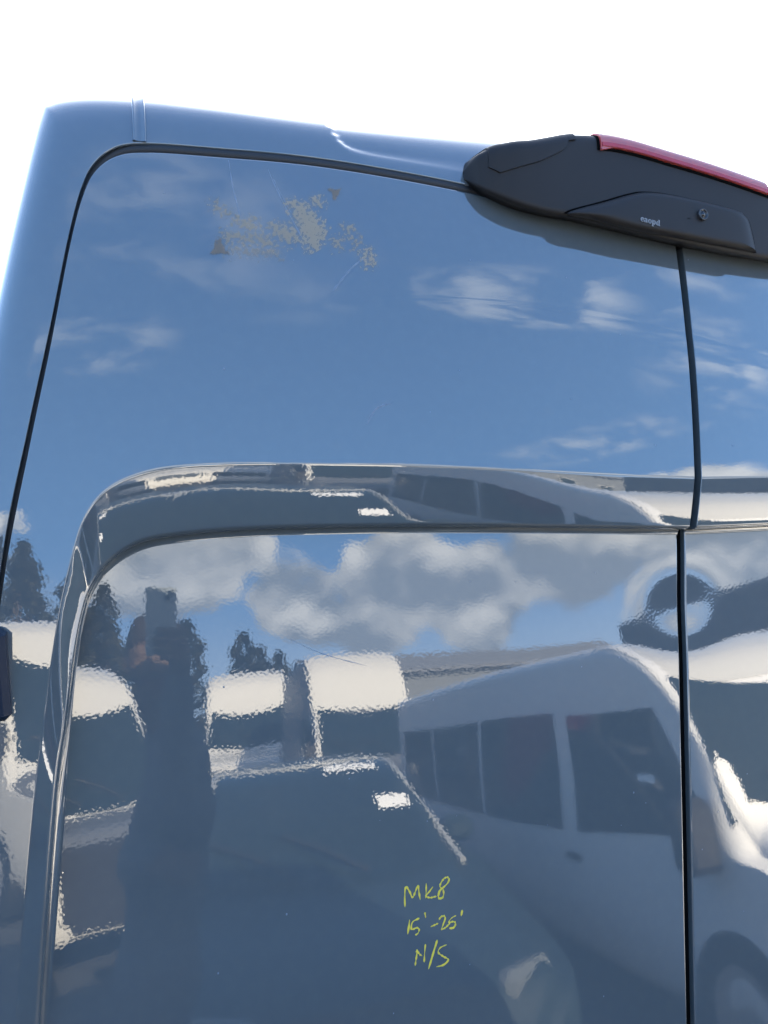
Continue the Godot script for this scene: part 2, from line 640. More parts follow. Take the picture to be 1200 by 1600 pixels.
# side view of the black lamp housing: low edge y, ridge y, how far it stands out (0..1)
var HOUSE := [[-0.289, 2.206, 2.217, 0.05], [-0.284, 2.196, 2.228, 0.40], [-0.273, 2.186, 2.237, 0.65], [-0.242, 2.172, 2.249, 0.88], [-0.205, 2.164, 2.258, 0.95], [-0.136, 2.160, 2.279, 1.0], [-0.090, 2.156, 2.284, 1.0], [0.026, 2.146, 2.276, 1.0], [0.18, 2.140, 2.256, 1.0], [0.25, 2.141, 2.245, 0.97], [0.32, 2.146, 2.232, 0.85], [0.37, 2.155, 2.215, 0.6], [0.39, 2.165, 2.205, 0.35], [0.40, 2.176, 2.196, 0.05]]

func house_at(x: float) -> Array:
	var k := 0
	while k < HOUSE.size() - 2 and HOUSE[k + 1][0] < x: k += 1
	var a: Array = HOUSE[k]
	var b: Array = HOUSE[k + 1]
	var t: float = clampf((x - a[0]) / (b[0] - a[0]), 0.0, 1.0)
	var p: Array = HOUSE[maxi(k - 1, 0)]
	var q: Array = HOUSE[mini(k + 2, HOUSE.size() - 1)]
	var out := []
	for i in range(1, 4):
		var va: float = a[i]
		out.append(va + (b[i] - a[i]) * t if k == 0 or k > HOUSE.size() - 3 else cubic_interpolate_in_time(va, b[i], p[i], q[i], t, b[0] - a[0], p[0] - a[0], q[0] - a[0]))
	return out

# outline of the housing's section at x as (y, z), fixed number of points: back low, front low, ridge, back top
func house_section(x: float, lift := 0.0) -> PackedVector2Array:
	var h := house_at(x)
	var lo: float = h[0]
	var hi: float = h[1]
	var k: float = h[2]
	var zb := z_up(x, lo)
	var zt := z_up(x, hi)
	var front_low := zb + 0.030 * k
	var front_high := zt + 0.058 * k
	var pts := [Vector2(lo + 0.008, zb - 0.012), Vector2(lo, front_low), Vector2(hi, front_high), Vector2(hi + 0.012 * k - 0.004, zt - 0.06)]
	var rad := [0.0, 0.010 * k, 0.016 * k, 0.0]
	var out := PackedVector2Array()
	out.push_back(pts[0])
	for i in [1, 2]:
		var d0: Vector2 = (pts[i - 1] - pts[i]).normalized()
		var d1: Vector2 = (pts[i + 1] - pts[i]).normalized()
		var a: Vector2 = pts[i] + d0 * rad[i]
		var b: Vector2 = pts[i] + d1 * rad[i]
		for j in 7:
			var t := float(j) / 6.0
			out.push_back(a.lerp(pts[i], t).lerp((pts[i] as Vector2).lerp(b, t), t))
		if i == 1:
			var nxt: Vector2 = pts[2] + (pts[1] - pts[2]).normalized() * rad[2]
			for j in range(1, 12): out.push_back(b.lerp(nxt, float(j) / 12.0))
		else:
			for j in range(1, 6): out.push_back(b.lerp(pts[3], float(j) / 6.0))
	out.push_back(pts[3])
	if lift != 0.0:
		var res := PackedVector2Array()
		for i in out.size():
			var d := (out[mini(i + 1, out.size() - 1)] - out[maxi(i - 1, 0)]).normalized()
			res.push_back(out[i] + Vector2(-d.y, d.x) * lift)
		return res
	return out

func house_face_z(x: float, y: float, lift := 0.0) -> float:
	var h := house_at(x)
	var k: float = h[2]
	var a := z_up(x, h[0]) + 0.030 * k
	var b := z_up(x, h[1]) + 0.058 * k
	return lerpf(a, b, clampf((y - h[0]) / maxf(h[1] - h[0], 0.001), 0.0, 1.0)) + lift

# a piece of the housing's skin between two x, from the section point where it passes low(x) to the one past high
func house_patch(acc: Acc, xs: PackedFloat32Array, lift: float, low: Callable, high: Callable) -> void:
	var rows := []
	var rim := []
	for x in xs:
		var flat := house_section(x)
		var sec := house_section(x, lift)
		var a: float = low.call(x)
		var b: float = high.call(x)
		var row := PackedVector3Array()
		var inner := PackedVector3Array()
		for k in 17:
			var t := lerpf(a, b, float(k) / 16.0)
			var i := mini(int(t), sec.size() - 2)
			var p := sec[i].lerp(sec[i + 1], t - i)
			row.push_back(Vector3(x, p.x, p.y))
			if k == 0 or k == 16:
				var q := flat[i].lerp(flat[i + 1], t - i)
				inner.push_back(Vector3(x, q.x, q.y))
		rows.append(row)
		rim.append(inner)
	var mid := Vector3(xs[xs.size() / 2], 2.2, -1.05)
	acc.grid(rows, mid)
	for e in [0, 16]:
		var strip := []
		for r in rows.size():
			strip.append(PackedVector3Array([rows[r][e], rim[r][0 if e == 0 else 1]]))
		acc.grid(strip, mid)
	for e in [0, rows.size() - 1]:
		var cap := []
		var sec := house_section(xs[e])
		var a: float = low.call(xs[e])
		var b: float = high.call(xs[e])
		for k in 17:
			var t := lerpf(a, b, float(k) / 16.0)
			var i := mini(int(t), sec.size() - 2)
			var q := sec[i].lerp(sec[i + 1], t - i)
			cap.append(PackedVector3Array([rows[e][k], Vector3(xs[e], q.x, q.y)]))
		acc.grid(cap, mid)

# section parameter at which the housing's face reaches height y
func house_param(x: float, y: float) -> float:
	var sec := house_section(x)
	for i in range(7, 20):
		if sec[i + 1].x >= y:
			return i + clampf((y - sec[i].x) / maxf(sec[i + 1].x - sec[i].x, 1e-5), 0.0, 1.0)
	return 20.0

func lamp_housing(van: Node3D) -> void:
	var acc := Acc.new()
	var rows := []
	var xs := PackedFloat32Array()
	xs = span(-0.289, -0.271, 12) + span(-0.268, 0.37, 120) + span(0.373, 0.40, 12)
	for x in xs:
		var row := PackedVector3Array()
		for p in house_section(x): row.push_back(Vector3(x, p.x, p.y))
		rows.append(row)
	acc.grid(rows, Vector3(0.04, 2.2, -1.0))
	for e in [0, rows.size() - 1]:
		var row: PackedVector3Array = rows[e]
		for i in row.size() - 2:
			acc.tri(row[0], row[i + 1], row[i + 2], Vector3(0.04, 2.2, -0.95))
	var h := put("brake_light_housing", acc, M.plastic, van)
	# end cover over the left shoulder of the housing
	acc = Acc.new()
	var cover_low := func(x: float) -> float:
		var y := 2.202 + 0.9 * (x + 0.270) * (0.42 + 2.0 * maxf(x + 0.20, 0.0))
		if x < -0.255: y += 0.012 * (-0.255 - x) / 0.014
		if x > -0.160: y += (x + 0.160) * 1.2
		return house_param(x, y)
	house_patch(acc, span(-0.269, -0.142, 44), 0.0022, cover_low, func(x: float) -> float: return 31.0)
	put("end_cover", acc, M.plastic, h)
	# red lamp along the ridge
	acc = Acc.new()
	house_patch(acc, span(-0.103, 0.185, 60), 0.004, func(x: float) -> float: return house_param(x, house_at(x)[1] - 0.020 - 0.004 * smoothstep(-0.08, -0.103, x)), func(x: float) -> float: return 29.0)
	put("brake_light", acc, M.red_lens, h)
	acc = Acc.new()
	house_patch(acc, span(-0.107, 0.189, 60), 0.0012, func(x: float) -> float: return house_param(x, house_at(x)[1] - 0.0235), func(x: float) -> float: return 30.0)
	put("light_gasket", acc, M.gap, h)
	acc = Acc.new()
	house_patch(acc, span(-0.1015, 0.1855, 60), 0.0052, func(x: float) -> float: return house_param(x, house_at(x)[1] - 0.0195), func(x: float) -> float: return house_param(x, house_at(x)[1] - 0.0145))
	put("lens_rim", acc, M.red_rim, h)
	# raised camera pod on the face
	acc = Acc.new()
	var pod := v2([Vector2(-0.158, 2.1655), Vector2(-0.102, 2.187), Vector2(-0.058, 2.2035), Vector2(-0.030, 2.210), Vector2(0.02, 2.211), Vector2(0.120, 2.204), Vector2(0.138, 2.198), Vector2(0.148, 2.186), Vector2(0.156, 2.150), Vector2(0.152, 2.147), Vector2(0.085, 2.149), Vector2(0.0, 2.1525), Vector2(-0.058, 2.155), Vector2(-0.12, 2.1615)])
	var loop := PackedVector2Array()
	for k in pod.size() * 6:
		var t := float(k) / 6.0
		var i := int(t)
		var z := pod.size()
		loop.push_back(pod[i % z].cubic_interpolate(pod[(i + 1) % z], pod[(i + z - 1) % z], pod[(i + 2) % z], t - i))
	var cen := Vector2(0.03, 2.178)
	var prows := []
	for step in [[1.0, -0.001], [1.0, 0.002], [0.985, 0.0045], [0.95, 0.0070], [0.90, 0.0092], [0.84, 0.0105], [0.76, 0.0112], [0.6, 0.0115], [0.3, 0.0115], [0.02, 0.0115]]:
		var row := PackedVector3Array()
		for k in loop.size() + 1:
			var p := loop[k % loop.size()]
			var q: Vector2 = cen + (p - cen) * step[0]
			row.push_back(Vector3(q.x, q.y, house_face_z(q.x, q.y, step[1])))
		prows.append(row)
	acc.grid(prows, Vector3(0.03, 2.178, -1.0))
	put("camera_pod", acc, M.plastic, h)
	# the thin line round the pod
	acc = Acc.new()
	var groove := PackedVector3Array()
	for k in loop.size() * 0.55:
		var q := cen + (loop[k] - cen) * 1.02
		groove.push_back(Vector3(q.x, q.y, house_face_z(q.x, q.y, 0.0)))
	acc.tube(groove, [0.0012], 6)
	put("pod_seam", acc, M.gap, h)
	# lens
	var lc := Vector3(0.053, 2.1855, house_face_z(0.053, 2.1855, 0.0112))
	var ax := Vector3(0, (house_face_z(0.053, 2.175) - house_face_z(0.053, 2.195)) / 0.02, 1).normalized()
	acc = Acc.new()
	acc.lathe(v2([Vector2(0.0085, -0.002), Vector2(0.0085, 0.003), Vector2(0.0078, 0.0042), Vector2(0.0068, 0.0042), Vector2(0.0060, 0.0025), Vector2(0.0048, 0.0025), Vector2(0.0044, 0.0034), Vector2(0.0038, 0.0034)]), lc, ax)
	put("camera_ring", acc, M.trim, h)
	acc = Acc.new()
	acc.lathe(v2([Vector2(0.0040, 0.0020), Vector2(0.0036, 0.0032), Vector2(0.0026, 0.0042), Vector2(0.0013, 0.0048), Vector2(0.0001, 0.0050)]), lc, ax)
	put("camera_lens", acc, M.glass_black, h)
	# small silver lettering
	var tm := TextMesh.new()
	tm.text = "eaopd"
	var sf := SystemFont.new()
	sf.font_names = PackedStringArray(["Droid Serif"])
	sf.font_italic = true
	sf.font_weight = 700
	tm.font = sf
	tm.font_size = 32
	tm.pixel_size = 0.00033
	tm.depth = 0.0012
	var t := MeshInstance3D.new()
	t.name = "lettering"
	t.mesh = tm
	t.material_override = M.badge
	h.add_child(t, true)
	t.position = Vector3(-0.036, 2.1662, house_face_z(-0.036, 2.1665, 0.0118))
	t.rotation = Vector3(-atan2(ax.y, ax.z), 0.0, -0.10)

func panel_van() -> void:
	var van := thing("panel_van", "glossy grey-blue panel van with closed rear doors mirroring the yard and yellow handwriting", "van")
	var doors := []
	for side in [-1, 1]:
		doors.append(put("rear_door", rear_door(side), M.paint, van))
	put("body", body_shell(), M.paint, van)
	# rubber seals in the gaps
	for side in [-1, 1]:
		var D := curve(D_PTS, side, 0.0)
		var pts := PackedVector3Array()
		for s in span(0.0, D.size() - 1, (D.size() - 1) * 10):
			var d := cr2(D, s)
			pts.push_back(Vector3(d.x, d.y, z_up(d.x, d.y) - 0.0105 - 0.008 * smoothstep(4.5, 8.0, s)))
		var acc := Acc.new()
		acc.tube(pts, [0.0088], 10)
		put("door_seal", acc, M.rubber, van)
	var acc := Acc.new()
	var strip := []
	for y in span(0.60, 2.19, 60):
		var z := minf(z_low(0, y), z_up(0, y)) - 0.009
		strip.append(PackedVector3Array([Vector3(gap_x(y) - 0.02, y, z), Vector3(gap_x(y) + 0.02, y, z)]))
	acc.grid(strip, Vector3(0, 0, 1), true)
	put("centre_seal", acc, M.gap, van)
	# moulding at the end of the roof gutter
	for side in [-1, 1]:
		acc = Acc.new()
		var D := curve(D_PTS, side, 0.0)
		var rows := []
		for e in [[-1.0, -0.002], [-0.92, 0.0016], [-0.78, 0.0024], [-0.6, 0.0016], [-0.35, 0.0004], [0.0, 0.0], [0.35, 0.0004], [0.6, 0.0016], [0.78, 0.0024], [0.92, 0.0016], [1.0, -0.002]]:
			var row := PackedVector3Array()
			for k in 21:
				var ph := float(k) / 20.0 * PI / 2.0
				var y0 := 2.1965
				var y := lerpf(y0, 2.2745, pow(sin(ph), 0.62))
				var x: float = lerpf(0.6995, 0.7015, sin(ph)) + e[0] * 0.0078
				if side < 0: x = -x
				var n := Vector3(0, sin(ph), cos(ph))
				var drop := 0.075 * (1.0 - pow(maxf(cos(ph), 0.0), 0.62))
				row.push_back(Vector3(x, y, z_up(x, y) - drop) + n * (e[1] + 0.001))
			rows.append(row)
		acc.grid(rows, Vector3(0, 1.8, -1.3))
		put("gutter_moulding", acc, M.paint, van)
	# hinge on the corner post
	acc = Acc.new()
	acc.box(Vector3(-0.861, 1.612, -0.804), Vector3(0.066, 0.092, 0.028), 0.006, Basis(Vector3(0, 0, 1), 0.06))
	put("door_hinge", acc, M.hinge, van)
	acc = Acc.new()
	acc.box(Vector3(0.861, 1.612, -0.804), Vector3(0.066, 0.092, 0.028), 0.006, Basis(Vector3(0, 0, 1), -0.06))
	put("door_hinge", acc, M.hinge, van)
	lamp_housing(van)
	handwriting(doors[0])
	wear(doors[0])
	# the rest of the van, below and ahead of the frame
	acc = Acc.new()
	acc.box(Vector3(0, 0.50, -0.72), Vector3(1.80, 0.22, 0.30), 0.03)
	put("rear_bumper", acc, M.plastic, van)
	acc = Acc.new()
	acc.box(Vector3(0, 0.52, -3.4), Vector3(1.74, 0.24, 5.0), 0.03)
	put("underbody", acc, M.plastic, van)
	for x in [-0.80, 0.80]:
		for z in [-1.75, -4.9]:
			wheel(van, Vector3(x, 0.34, z), 0.34, 0.2)

func wheel(o: Node3D, at: Vector3, r: float, w: float) -> void:
	var acc := Acc.new()
	acc.lathe(v2([Vector2(r * 0.6, -w * 0.5), Vector2(r * 0.9, -w * 0.5), Vector2(r, -w * 0.36), Vector2(r, w * 0.36), Vector2(r * 0.9, w * 0.5), Vector2(r * 0.6, w * 0.5)]), at, Vector3(1, 0, 0), 28)
	var t := put("wheel", acc, M.rubber, o)
	acc = Acc.new()
	for s in [-1.0, 1.0]:
		acc.lathe(v2([Vector2(r * 0.62, w * 0.44), Vector2(r * 0.56, w * 0.48), Vector2(r * 0.30, w * 0.34), Vector2(r * 0.14, w * 0.42), Vector2(0.001, w * 0.42)]), at, Vector3(s, 0, 0), 20)
	put("rim", acc, M.silver, t)

func handwriting(door: Node3D) -> void:
	# strokes in tenths of a millimetre from a point on the lower panel
	var strokes := [
		[Vector2(-132, 168), Vector2(-129, 288), Vector2(-112, 388), Vector2(-67, 326), Vector2(-34, 257), Vector2(7, 324), Vector2(39, 378), Vector2(48, 300), Vector2(59, 218)],
		[Vector2(142, 394), Vector2(138, 310), Vector2(129, 227)],
		[Vector2(226, 340), Vector2(175, 290), Vector2(133, 250), Vector2(183, 223), Vector2(264, 227)],
		[Vector2(348, 301), Vector2(356, 245), Vector2(338, 202), Vector2(294, 199), Vector2(291, 236), Vector2(325, 302), Vector2(312, 337), Vector2(354, 397), Vector2(404, 418), Vector2(432, 395), Vector2(411, 351), Vector2(349, 308), Vector2(293, 268), Vector2(282, 223)],
		[Vector2(-81, 25), Vector2(-95, -51), Vector2(-112, -130)],
		[Vector2(40, 21), Vector2(-46, -8), Vector2(-63, -84), Vector2(3, -78), Vector2(30, -104), Vector2(11, -142), Vector2(-21, -153)],
		[Vector2(109, 75), Vector2(117, 13)],
		[Vector2(175, -94), Vector2(270, -72)],
		[Vector2(282, -36), Vector2(305, -7), Vector2(349, -4), Vector2(358, -38), Vector2(328, -99), Vector2(312, -142), Vector2(358, -132), Vector2(420, -91)],
		[Vector2(500, -21), Vector2(439, -42), Vector2(404, -83), Vector2(464, -83), Vector2(488, -111), Vector2(460, -149), Vector2(406, -148)],
		[Vector2(583, 29), Vector2(564, -38)],
		[Vector2(-37, -480), Vector2(-19, -396), Vector2(-5, -324), Vector2(-23, -340)],
		[Vector2(-5, -324), Vector2(21, -366), Vector2(51, -389)],
		[Vector2(100, -270), Vector2(85, -367), Vector2(74, -462)],
		[Vector2(250, -248), Vector2(195, -376), Vector2(125, -545)],
		[Vector2(364, -321), Vector2(283, -340), Vector2(254, -386), Vector2(310, -438), Vector2(374, -486), Vector2(316, -532), Vector2(221, -538)],
	]
	var acc := Acc.new()
	for s in strokes:
		var pts := []
		for p in s: pts.append(Vector2(-0.40, 1.30) + (p as Vector2) * 1e-4)
		ribbon(acc, pts, 0.0018, z_low, 0.0004)
	put("handwriting", acc, M.chalk, door)

# glue left by a torn-off sticker, and scratches
func wear(door: Node3D) -> void:
	var img := Image.create(640, 420, false, Image.FORMAT_RGBA8)
	img.fill(Color(0.75, 0.73, 0.70, 0.0))
	var f := FastNoiseLite.new()
	f.seed = 5
	f.frequency = 0.06
	f.fractal_octaves = 5
	var grey := Color(0.37, 0.30, 0.21).linear_to_srgb()
	var tan_c := Color(0.20, 0.165, 0.125).linear_to_srgb()
	# [outline, strength, colour]; picture is 640 x 420 over the patch
	var spots := [
		[v2([Vector2(296, 96), Vector2(345, 104), Vector2(384, 150), Vector2(404, 184), Vector2(380, 244), Vector2(352, 236), Vector2(326, 180), Vector2(318, 140)]), 0.86, grey],
		[v2([Vector2(232, 168), Vector2(300, 172), Vector2(326, 212), Vector2(290, 226), Vector2(252, 198)]), 0.66, grey],
		[v2([Vector2(92, 196), Vector2(232, 200), Vector2(248, 236), Vector2(170, 220), Vector2(100, 218)]), 0.58, grey],
		[v2([Vector2(62, 246), Vector2(84, 210), Vector2(102, 258), Vector2(60, 258)]), 1.0, tan_c],
		[v2([Vector2(128, 156), Vector2(184, 152), Vector2(202, 180), Vector2(150, 180)]), 0.68, grey],
		[v2([Vector2(66, 100), Vector2(88, 112), Vector2(118, 142), Vector2(78, 134)]), 0.5, grey],
		[v2([Vector2(424, 50), Vector2(458, 50), Vector2(440, 82)]), 1.0, tan_c],
		[v2([Vector2(372, 84), Vector2(390, 84), Vector2(394, 106), Vector2(380, 106)]), 0.7, grey],
		[v2([Vector2(470, 168), Vector2(492, 168), Vector2(492, 194), Vector2(474, 194)]), 0.6, grey],
		[v2([Vector2(430, 210), Vector2(454, 208), Vector2(452, 232), Vector2(432, 234)]), 0.5, grey],
		[v2([Vector2(498, 200), Vector2(520, 202), Vector2(516, 236), Vector2(500, 232)]), 0.45, grey],
		[v2([Vector2(534, 250), Vector2(556, 250), Vector2(558, 280), Vector2(540, 280)]), 0.85, grey],
		[v2([Vector2(110, 232), Vector2(260, 240), Vector2(262, 266), Vector2(110, 258)]), 0.34, grey]]
	for y in 420:
		for x in 640:
			var p := Vector2(x, y)
			var a := 0.0
			var col := grey
			for s in spots:
				var poly: PackedVector2Array = s[0]
				var inside := Geometry2D.is_point_in_polygon(p, poly)
				var d := 1e9
				for i in poly.size():
					var q := Geometry2D.get_closest_point_to_segment(p, poly[i], poly[(i + 1) % poly.size()])
					d = minf(d, q.distance_squared_to(p))
					if d > 900.0 and not inside and i == 0 and p.distance_squared_to(poly[0]) > 30000.0: break
				d = sqrt(d) * (-1.0 if inside else 1.0)
				if d > 26.0: continue
				var n := f.get_noise_2d(x * 1.0, y * 1.0) * 1.0 + 0.55 * f.get_noise_2d(x * 3.0, y * 3.0 + 300)
				var crisp: bool = s[2] == tan_c
				var k := smoothstep(0.02, 0.16, s[1] * 0.42 - d * (0.07 if crisp else 0.024) + n * (0.75 if crisp else 1.25) - 0.14)
				if k * minf(1.0, s[1] + 0.25) > a:
					a = k * minf(1.0, s[1] + 0.25)
					col = s[2]
			if a > 0.0: img.set_pixel(x, y, Color(col.r, col.g, col.b, a * 0.76))
	var m := StandardMaterial3D.new()
	m.albedo_texture = ImageTexture.create_from_image(img)
	m.transparency = BaseMaterial3D.TRANSPARENCY_ALPHA
	m.roughness = 0.75
	m.texture_repeat = false
	var acc := Acc.new()
	var rows := []
	# corners of the patch on the upper panel
	var a := Vector2(-0.644, 2.168)
	var b := Vector2(-0.388, 2.196)
	var c := Vector2(-0.645, 2.000)
	var d := Vector2(-0.402, 2.017)
	for j in 31:
		var row := PackedVector3Array()
		for i in 41:
			var u := float(i) / 40.0
			var w := float(j) / 30.0
			var p := a.lerp(b, u).lerp(c.lerp(d, u), w)
			row.push_back(Vector3(p.x, p.y, z_up(p.x, p.y) + 0.0004))
		rows.append(row)
	acc.grid(rows, Vector3(0, 0, 1), true)
	for j in 31:
		for i in 41:
			acc.uv[j * 41 + i] = Vector2(i / 40.0, j / 30.0)
	put("sticker_residue", acc, m, door)
	for q in [
		[[Vector2(-0.598, 2.187), Vector2(-0.594, 2.150), Vector2(-0.587, 2.114)], 0.0016, z_up],
		[[Vector2(-0.551, 2.182), Vector2(-0.537, 2.144), Vector2(-0.514, 2.096)], 0.0014, z_up],
		[[Vector2(-0.546, 2.172), Vector2(-0.534, 2.144), Vector2(-0.526, 2.128)], 0.0009, z_up],
		[[Vector2(-0.436, 2.081), Vector2(-0.456, 2.064), Vector2(-0.481, 2.033)], 0.0018, z_up],
		[[Vector2(-0.417, 1.901), Vector2(-0.436, 1.893), Vector2(-0.448, 1.875)], 0.0019, z_up],
		[[Vector2(-0.585, 2.105), Vector2(-0.572, 2.110), Vector2(-0.565, 2.106)], 0.0014, z_up],
		[[Vector2(-0.540, 1.625), Vector2(-0.500, 1.606), Vector2(-0.450, 1.590)], 0.0007, z_low],
		[[Vector2(-0.555, 1.160), Vector2(-0.585, 1.125), Vector2(-0.61, 1.100)], 0.0009, z_low],
		[[Vector2(-0.548, 1.150), Vector2(-0.553, 1.11), Vector2(-0.551, 1.075)], 0.0009, z_low],
	]:
		acc = Acc.new()
		ribbon(acc, q[0], q[1], q[2], 0.0003)
		put("scratch", acc, M.scratch, door)
	# chips and specks of dirt
	acc = Acc.new()
	var rng := RandomNumberGenerator.new()
	rng.seed = 77
	for k in 70:
		var x := rng.randf_range(-0.80, 0.30)
		var y := rng.randf_range(1.05, 2.14)
		if absf(x - gap_x(y)) < 0.012: continue
		var up := y > 1.84 or x < -0.80
		if not up and (y > 1.73 or x < -0.755): continue
		var z := z_up(x, y) if up else z_low(x, y)
		var r := rng.randf_range(0.0004, 0.0011)
		var ring := []
		for st in [[1.0, 0.0001], [0.6, 0.0005], [0.05, 0.0006]]:
			var row := PackedVector3Array()
			for i in 8:
				var t := TAU * (i % 7) / 7.0
				row.push_back(Vector3(x + cos(t) * r * st[0], y + sin(t) * r * st[0] * 1.4, z + st[1]))
			ring.append(row)
		acc.grid(ring, Vector3(0, 0, 1), true)
	put("paint_speck", acc, M.scratch, door).set_meta("kind", "stuff")

# ---------------------------------------------------------------- the yard behind the camera, seen in the doors
func ground() -> void:
	var acc := Acc.new()
	var rows := []
	for z in [-150.0, -40.0, -8.0, 0.0, 8.0, 40.0, 200.0]:
		var row := PackedVector3Array()
		for x in [-200.0, -40.0, -8.0, 0.0, 8.0, 40.0, 200.0]: row.push_back(Vector3(x, 0, z))
		rows.append(row)
	acc.grid(rows, Vector3(0, 1, 0), true)
	var m := mat(Color(0.07, 0.07, 0.072), 0.95, 0.3)
	m.albedo_texture = noise_tex(0.02, 512, 0.0, FastNoiseLite.TYPE_SIMPLEX_SMOOTH, 5, ramp([[0.0, Color(0.62, 0.62, 0.63)], [0.5, Color(0.9, 0.89, 0.87)], [1.0, Color(1.0, 1.0, 1.0)]]), 9)
	m.uv1_triplanar = true
	m.uv1_world_triplanar = true
	m.uv1_scale = Vector3(0.35, 0.35, 0.35)
	var o := put("ground", acc, m, self)
	o.set_meta("kind", "structure")

# a vehicle hull: stations [z, top, bottom, half width, roof half width share, edge radius], nose at z = 0 and facing -z
func hull_rows(st: Array, waist: float) -> Array:
	var rows := []
	for k in st.size() - 1:
		var steps := 8
		for j in steps + (1 if k == st.size() - 2 else 0):
			var t := float(j) / steps
			var s := []
			for i in 6:
				var p: Array = st[maxi(k - 1, 0)]
				var q: Array = st[mini(k + 2, st.size() - 1)]
				var a: float = st[k][i]
				var b: float = st[k + 1][i]
				# monotone cubic
				var h: float = maxf(st[k + 1][0] - st[k][0], 0.001)
				var m0: float = 0.0
				var m1: float = 0.0
				var sl := (b - a) / h
				if k > 0:
					var sp: float = (a - p[i]) / maxf(st[k][0] - p[0], 0.001)
					m0 = 0.0 if sp * sl <= 0.0 else 2.0 * sp * sl / (sp + sl)
				else: m0 = sl
				if k + 2 < st.size():
					var sn: float = (q[i] - b) / maxf(q[0] - st[k + 1][0], 0.001)
					m1 = 0.0 if sn * sl <= 0.0 else 2.0 * sn * sl / (sn + sl)
				else: m1 = sl
				s.append((2.0 * t * t * t - 3.0 * t * t + 1.0) * a + (t * t * t - 2.0 * t * t + t) * h * m0 + (3.0 * t * t - 2.0 * t * t * t) * b + (t * t * t - t * t) * h * m1)
			rows.append(hull_section(s, waist))
	return rows

func hull_section(s: Array, waist: float) -> PackedVector3Array:
	var z: float = s[0]
	var top: float = s[1]
	var bot: float = s[2]
	var w: float = s[3]
	var wt: float = w * s[4]
	var r: float = minf(s[5], (top - bot) * 0.45)
	var mid := minf(waist, top - r)
	mid = maxf(mid, bot + 0.05)
	var half := PackedVector2Array()
	half.push_back(Vector2(w * 0.90, bot))
	half.push_back(Vector2(w * 0.985, bot + (mid - bot) * 0.15))
	half.push_back(Vector2(w, bot + (mid - bot) * 0.5))
	half.push_back(Vector2(w * 0.995, mid))
	var ya := top - r
	for k in range(1, 7):
		var t := float(k) / 6.0
		half.push_back(Vector2(lerpf(w * 0.995, wt, t), lerpf(mid, ya, t)))
	for k in range(1, 7):
		var a := float(k) / 6.0 * PI / 2.0
		half.push_back(Vector2(wt - minf(r, wt * 0.8) * (1.0 - cos(a)), ya + r * 0.86 * sin(a)))
	var xe := half[half.size() - 1].x
	for k in range(1, 6):
		var t := float(k) / 5.0
		half.push_back(Vector2(xe * (1.0 - t), top - r * 0.14 * (1.0 - t) * (1.0 - t)))
	var row := PackedVector3Array()
	for p in half: row.push_back(Vector3(-p.x, p.y, z))
	for k in range(half.size() - 2, -1, -1): row.push_back(Vector3(half[k].x, half[k].y, z))
	return row

func hull_at(rows: Array, z: float) -> PackedVector3Array:
	var k := 0
	while k < rows.size() - 2 and rows[k + 1][0].z < z: k += 1
	var a: PackedVector3Array = rows[k]
	var b: PackedVector3Array = rows[k + 1]
	var t := clampf((z - a[0].z) / maxf(b[0].z - a[0].z, 1e-5), 0.0, 1.0)
	var out := PackedVector3Array()
	for i in a.size(): out.push_back(a[i].lerp(b[i], t))
	return out

func hull_side(rows: Array, z: float, y: float, sgn: float, lift: float) -> Vector3:
	var row := hull_at(rows, z)
	var last := row.size() / 2
	for i in range(last, row.size() - 1):
		if row[i].y >= y and row[i + 1].y < y:
			var t := (row[i].y - y) / maxf(row[i].y - row[i + 1].y, 1e-5)
			var x := lerpf(row[i].x, row[i + 1].x, t)
			return Vector3(sgn * (x + lift), y, z)
	return Vector3(sgn * (row[row.size() - 1].x + lift), y, z)

func hull_top(rows: Array, z: float, x: float, lift: float) -> Vector3:
	var row := hull_at(rows, z)
	var row2 := hull_at(rows, z + 0.03)
	var res := []
	for q in [row, row2]:
		var y: float = q[q.size() / 2].y
		for i in range(q.size() / 2, q.size() - 1):
			if q[i].x <= absf(x) and q[i + 1].x > absf(x):
				y = lerpf(q[i].y, q[i + 1].y, (absf(x) - q[i].x) / maxf(q[i + 1].x - q[i].x, 1e-5))
				break
		res.append(y)
	var n := Vector3(0, 0.03, -(res[1] - res[0])).normalized()
	return Vector3(x, res[0], z) + n * lift

# a pane on the side: corners as (z, y): front low, front high, rear high, rear low
func side_pane(rows: Array, c: Array, sgn: float, lift := 0.006) -> Acc:
	var acc := Acc.new()
	var g := []
	for j in 9:
		var row := PackedVector3Array()
		for i in 13:
			var u := float(i) / 12.0
			var w := float(j) / 8.0
			var lo: Vector2 = (c[0] as Vector2).lerp(c[3], u)
			var hi: Vector2 = (c[1] as Vector2).lerp(c[2], u)
			var p := lo.lerp(hi, w)
			row.push_back(hull_side(rows, p.x, p.y, sgn, lift))
		g.append(row)
	acc.grid(g, Vector3(sgn, 0, 0), true)
	return acc

func top_pane(rows: Array, z0: float, z1: float, x0: float, x1: float, lift := 0.008, bow := 0.0) -> Acc:
	var acc := Acc.new()
	var g := []
	for j in 13:
		var row := PackedVector3Array()
		var w := float(j) / 12.0
		for i in 17:
			var u := float(i) / 8.0 - 1.0
			row.push_back(hull_top(rows, lerpf(z0, z1, w) + bow * u * u, lerpf(x0, x1, w) * u, lift))
		g.append(row)
	acc.grid(g, Vector3(0, 1, -1), true)
	return acc

func end_cap(acc: Acc, row: PackedVector3Array, ref: Vector3) -> void:
	var c := Vector3(0, (row[0].y + row[row.size() / 2].y) / 2.0, row[0].z)
	for i in row.size(): acc.tri(c, row[i], row[(i + 1) % row.size()], ref)

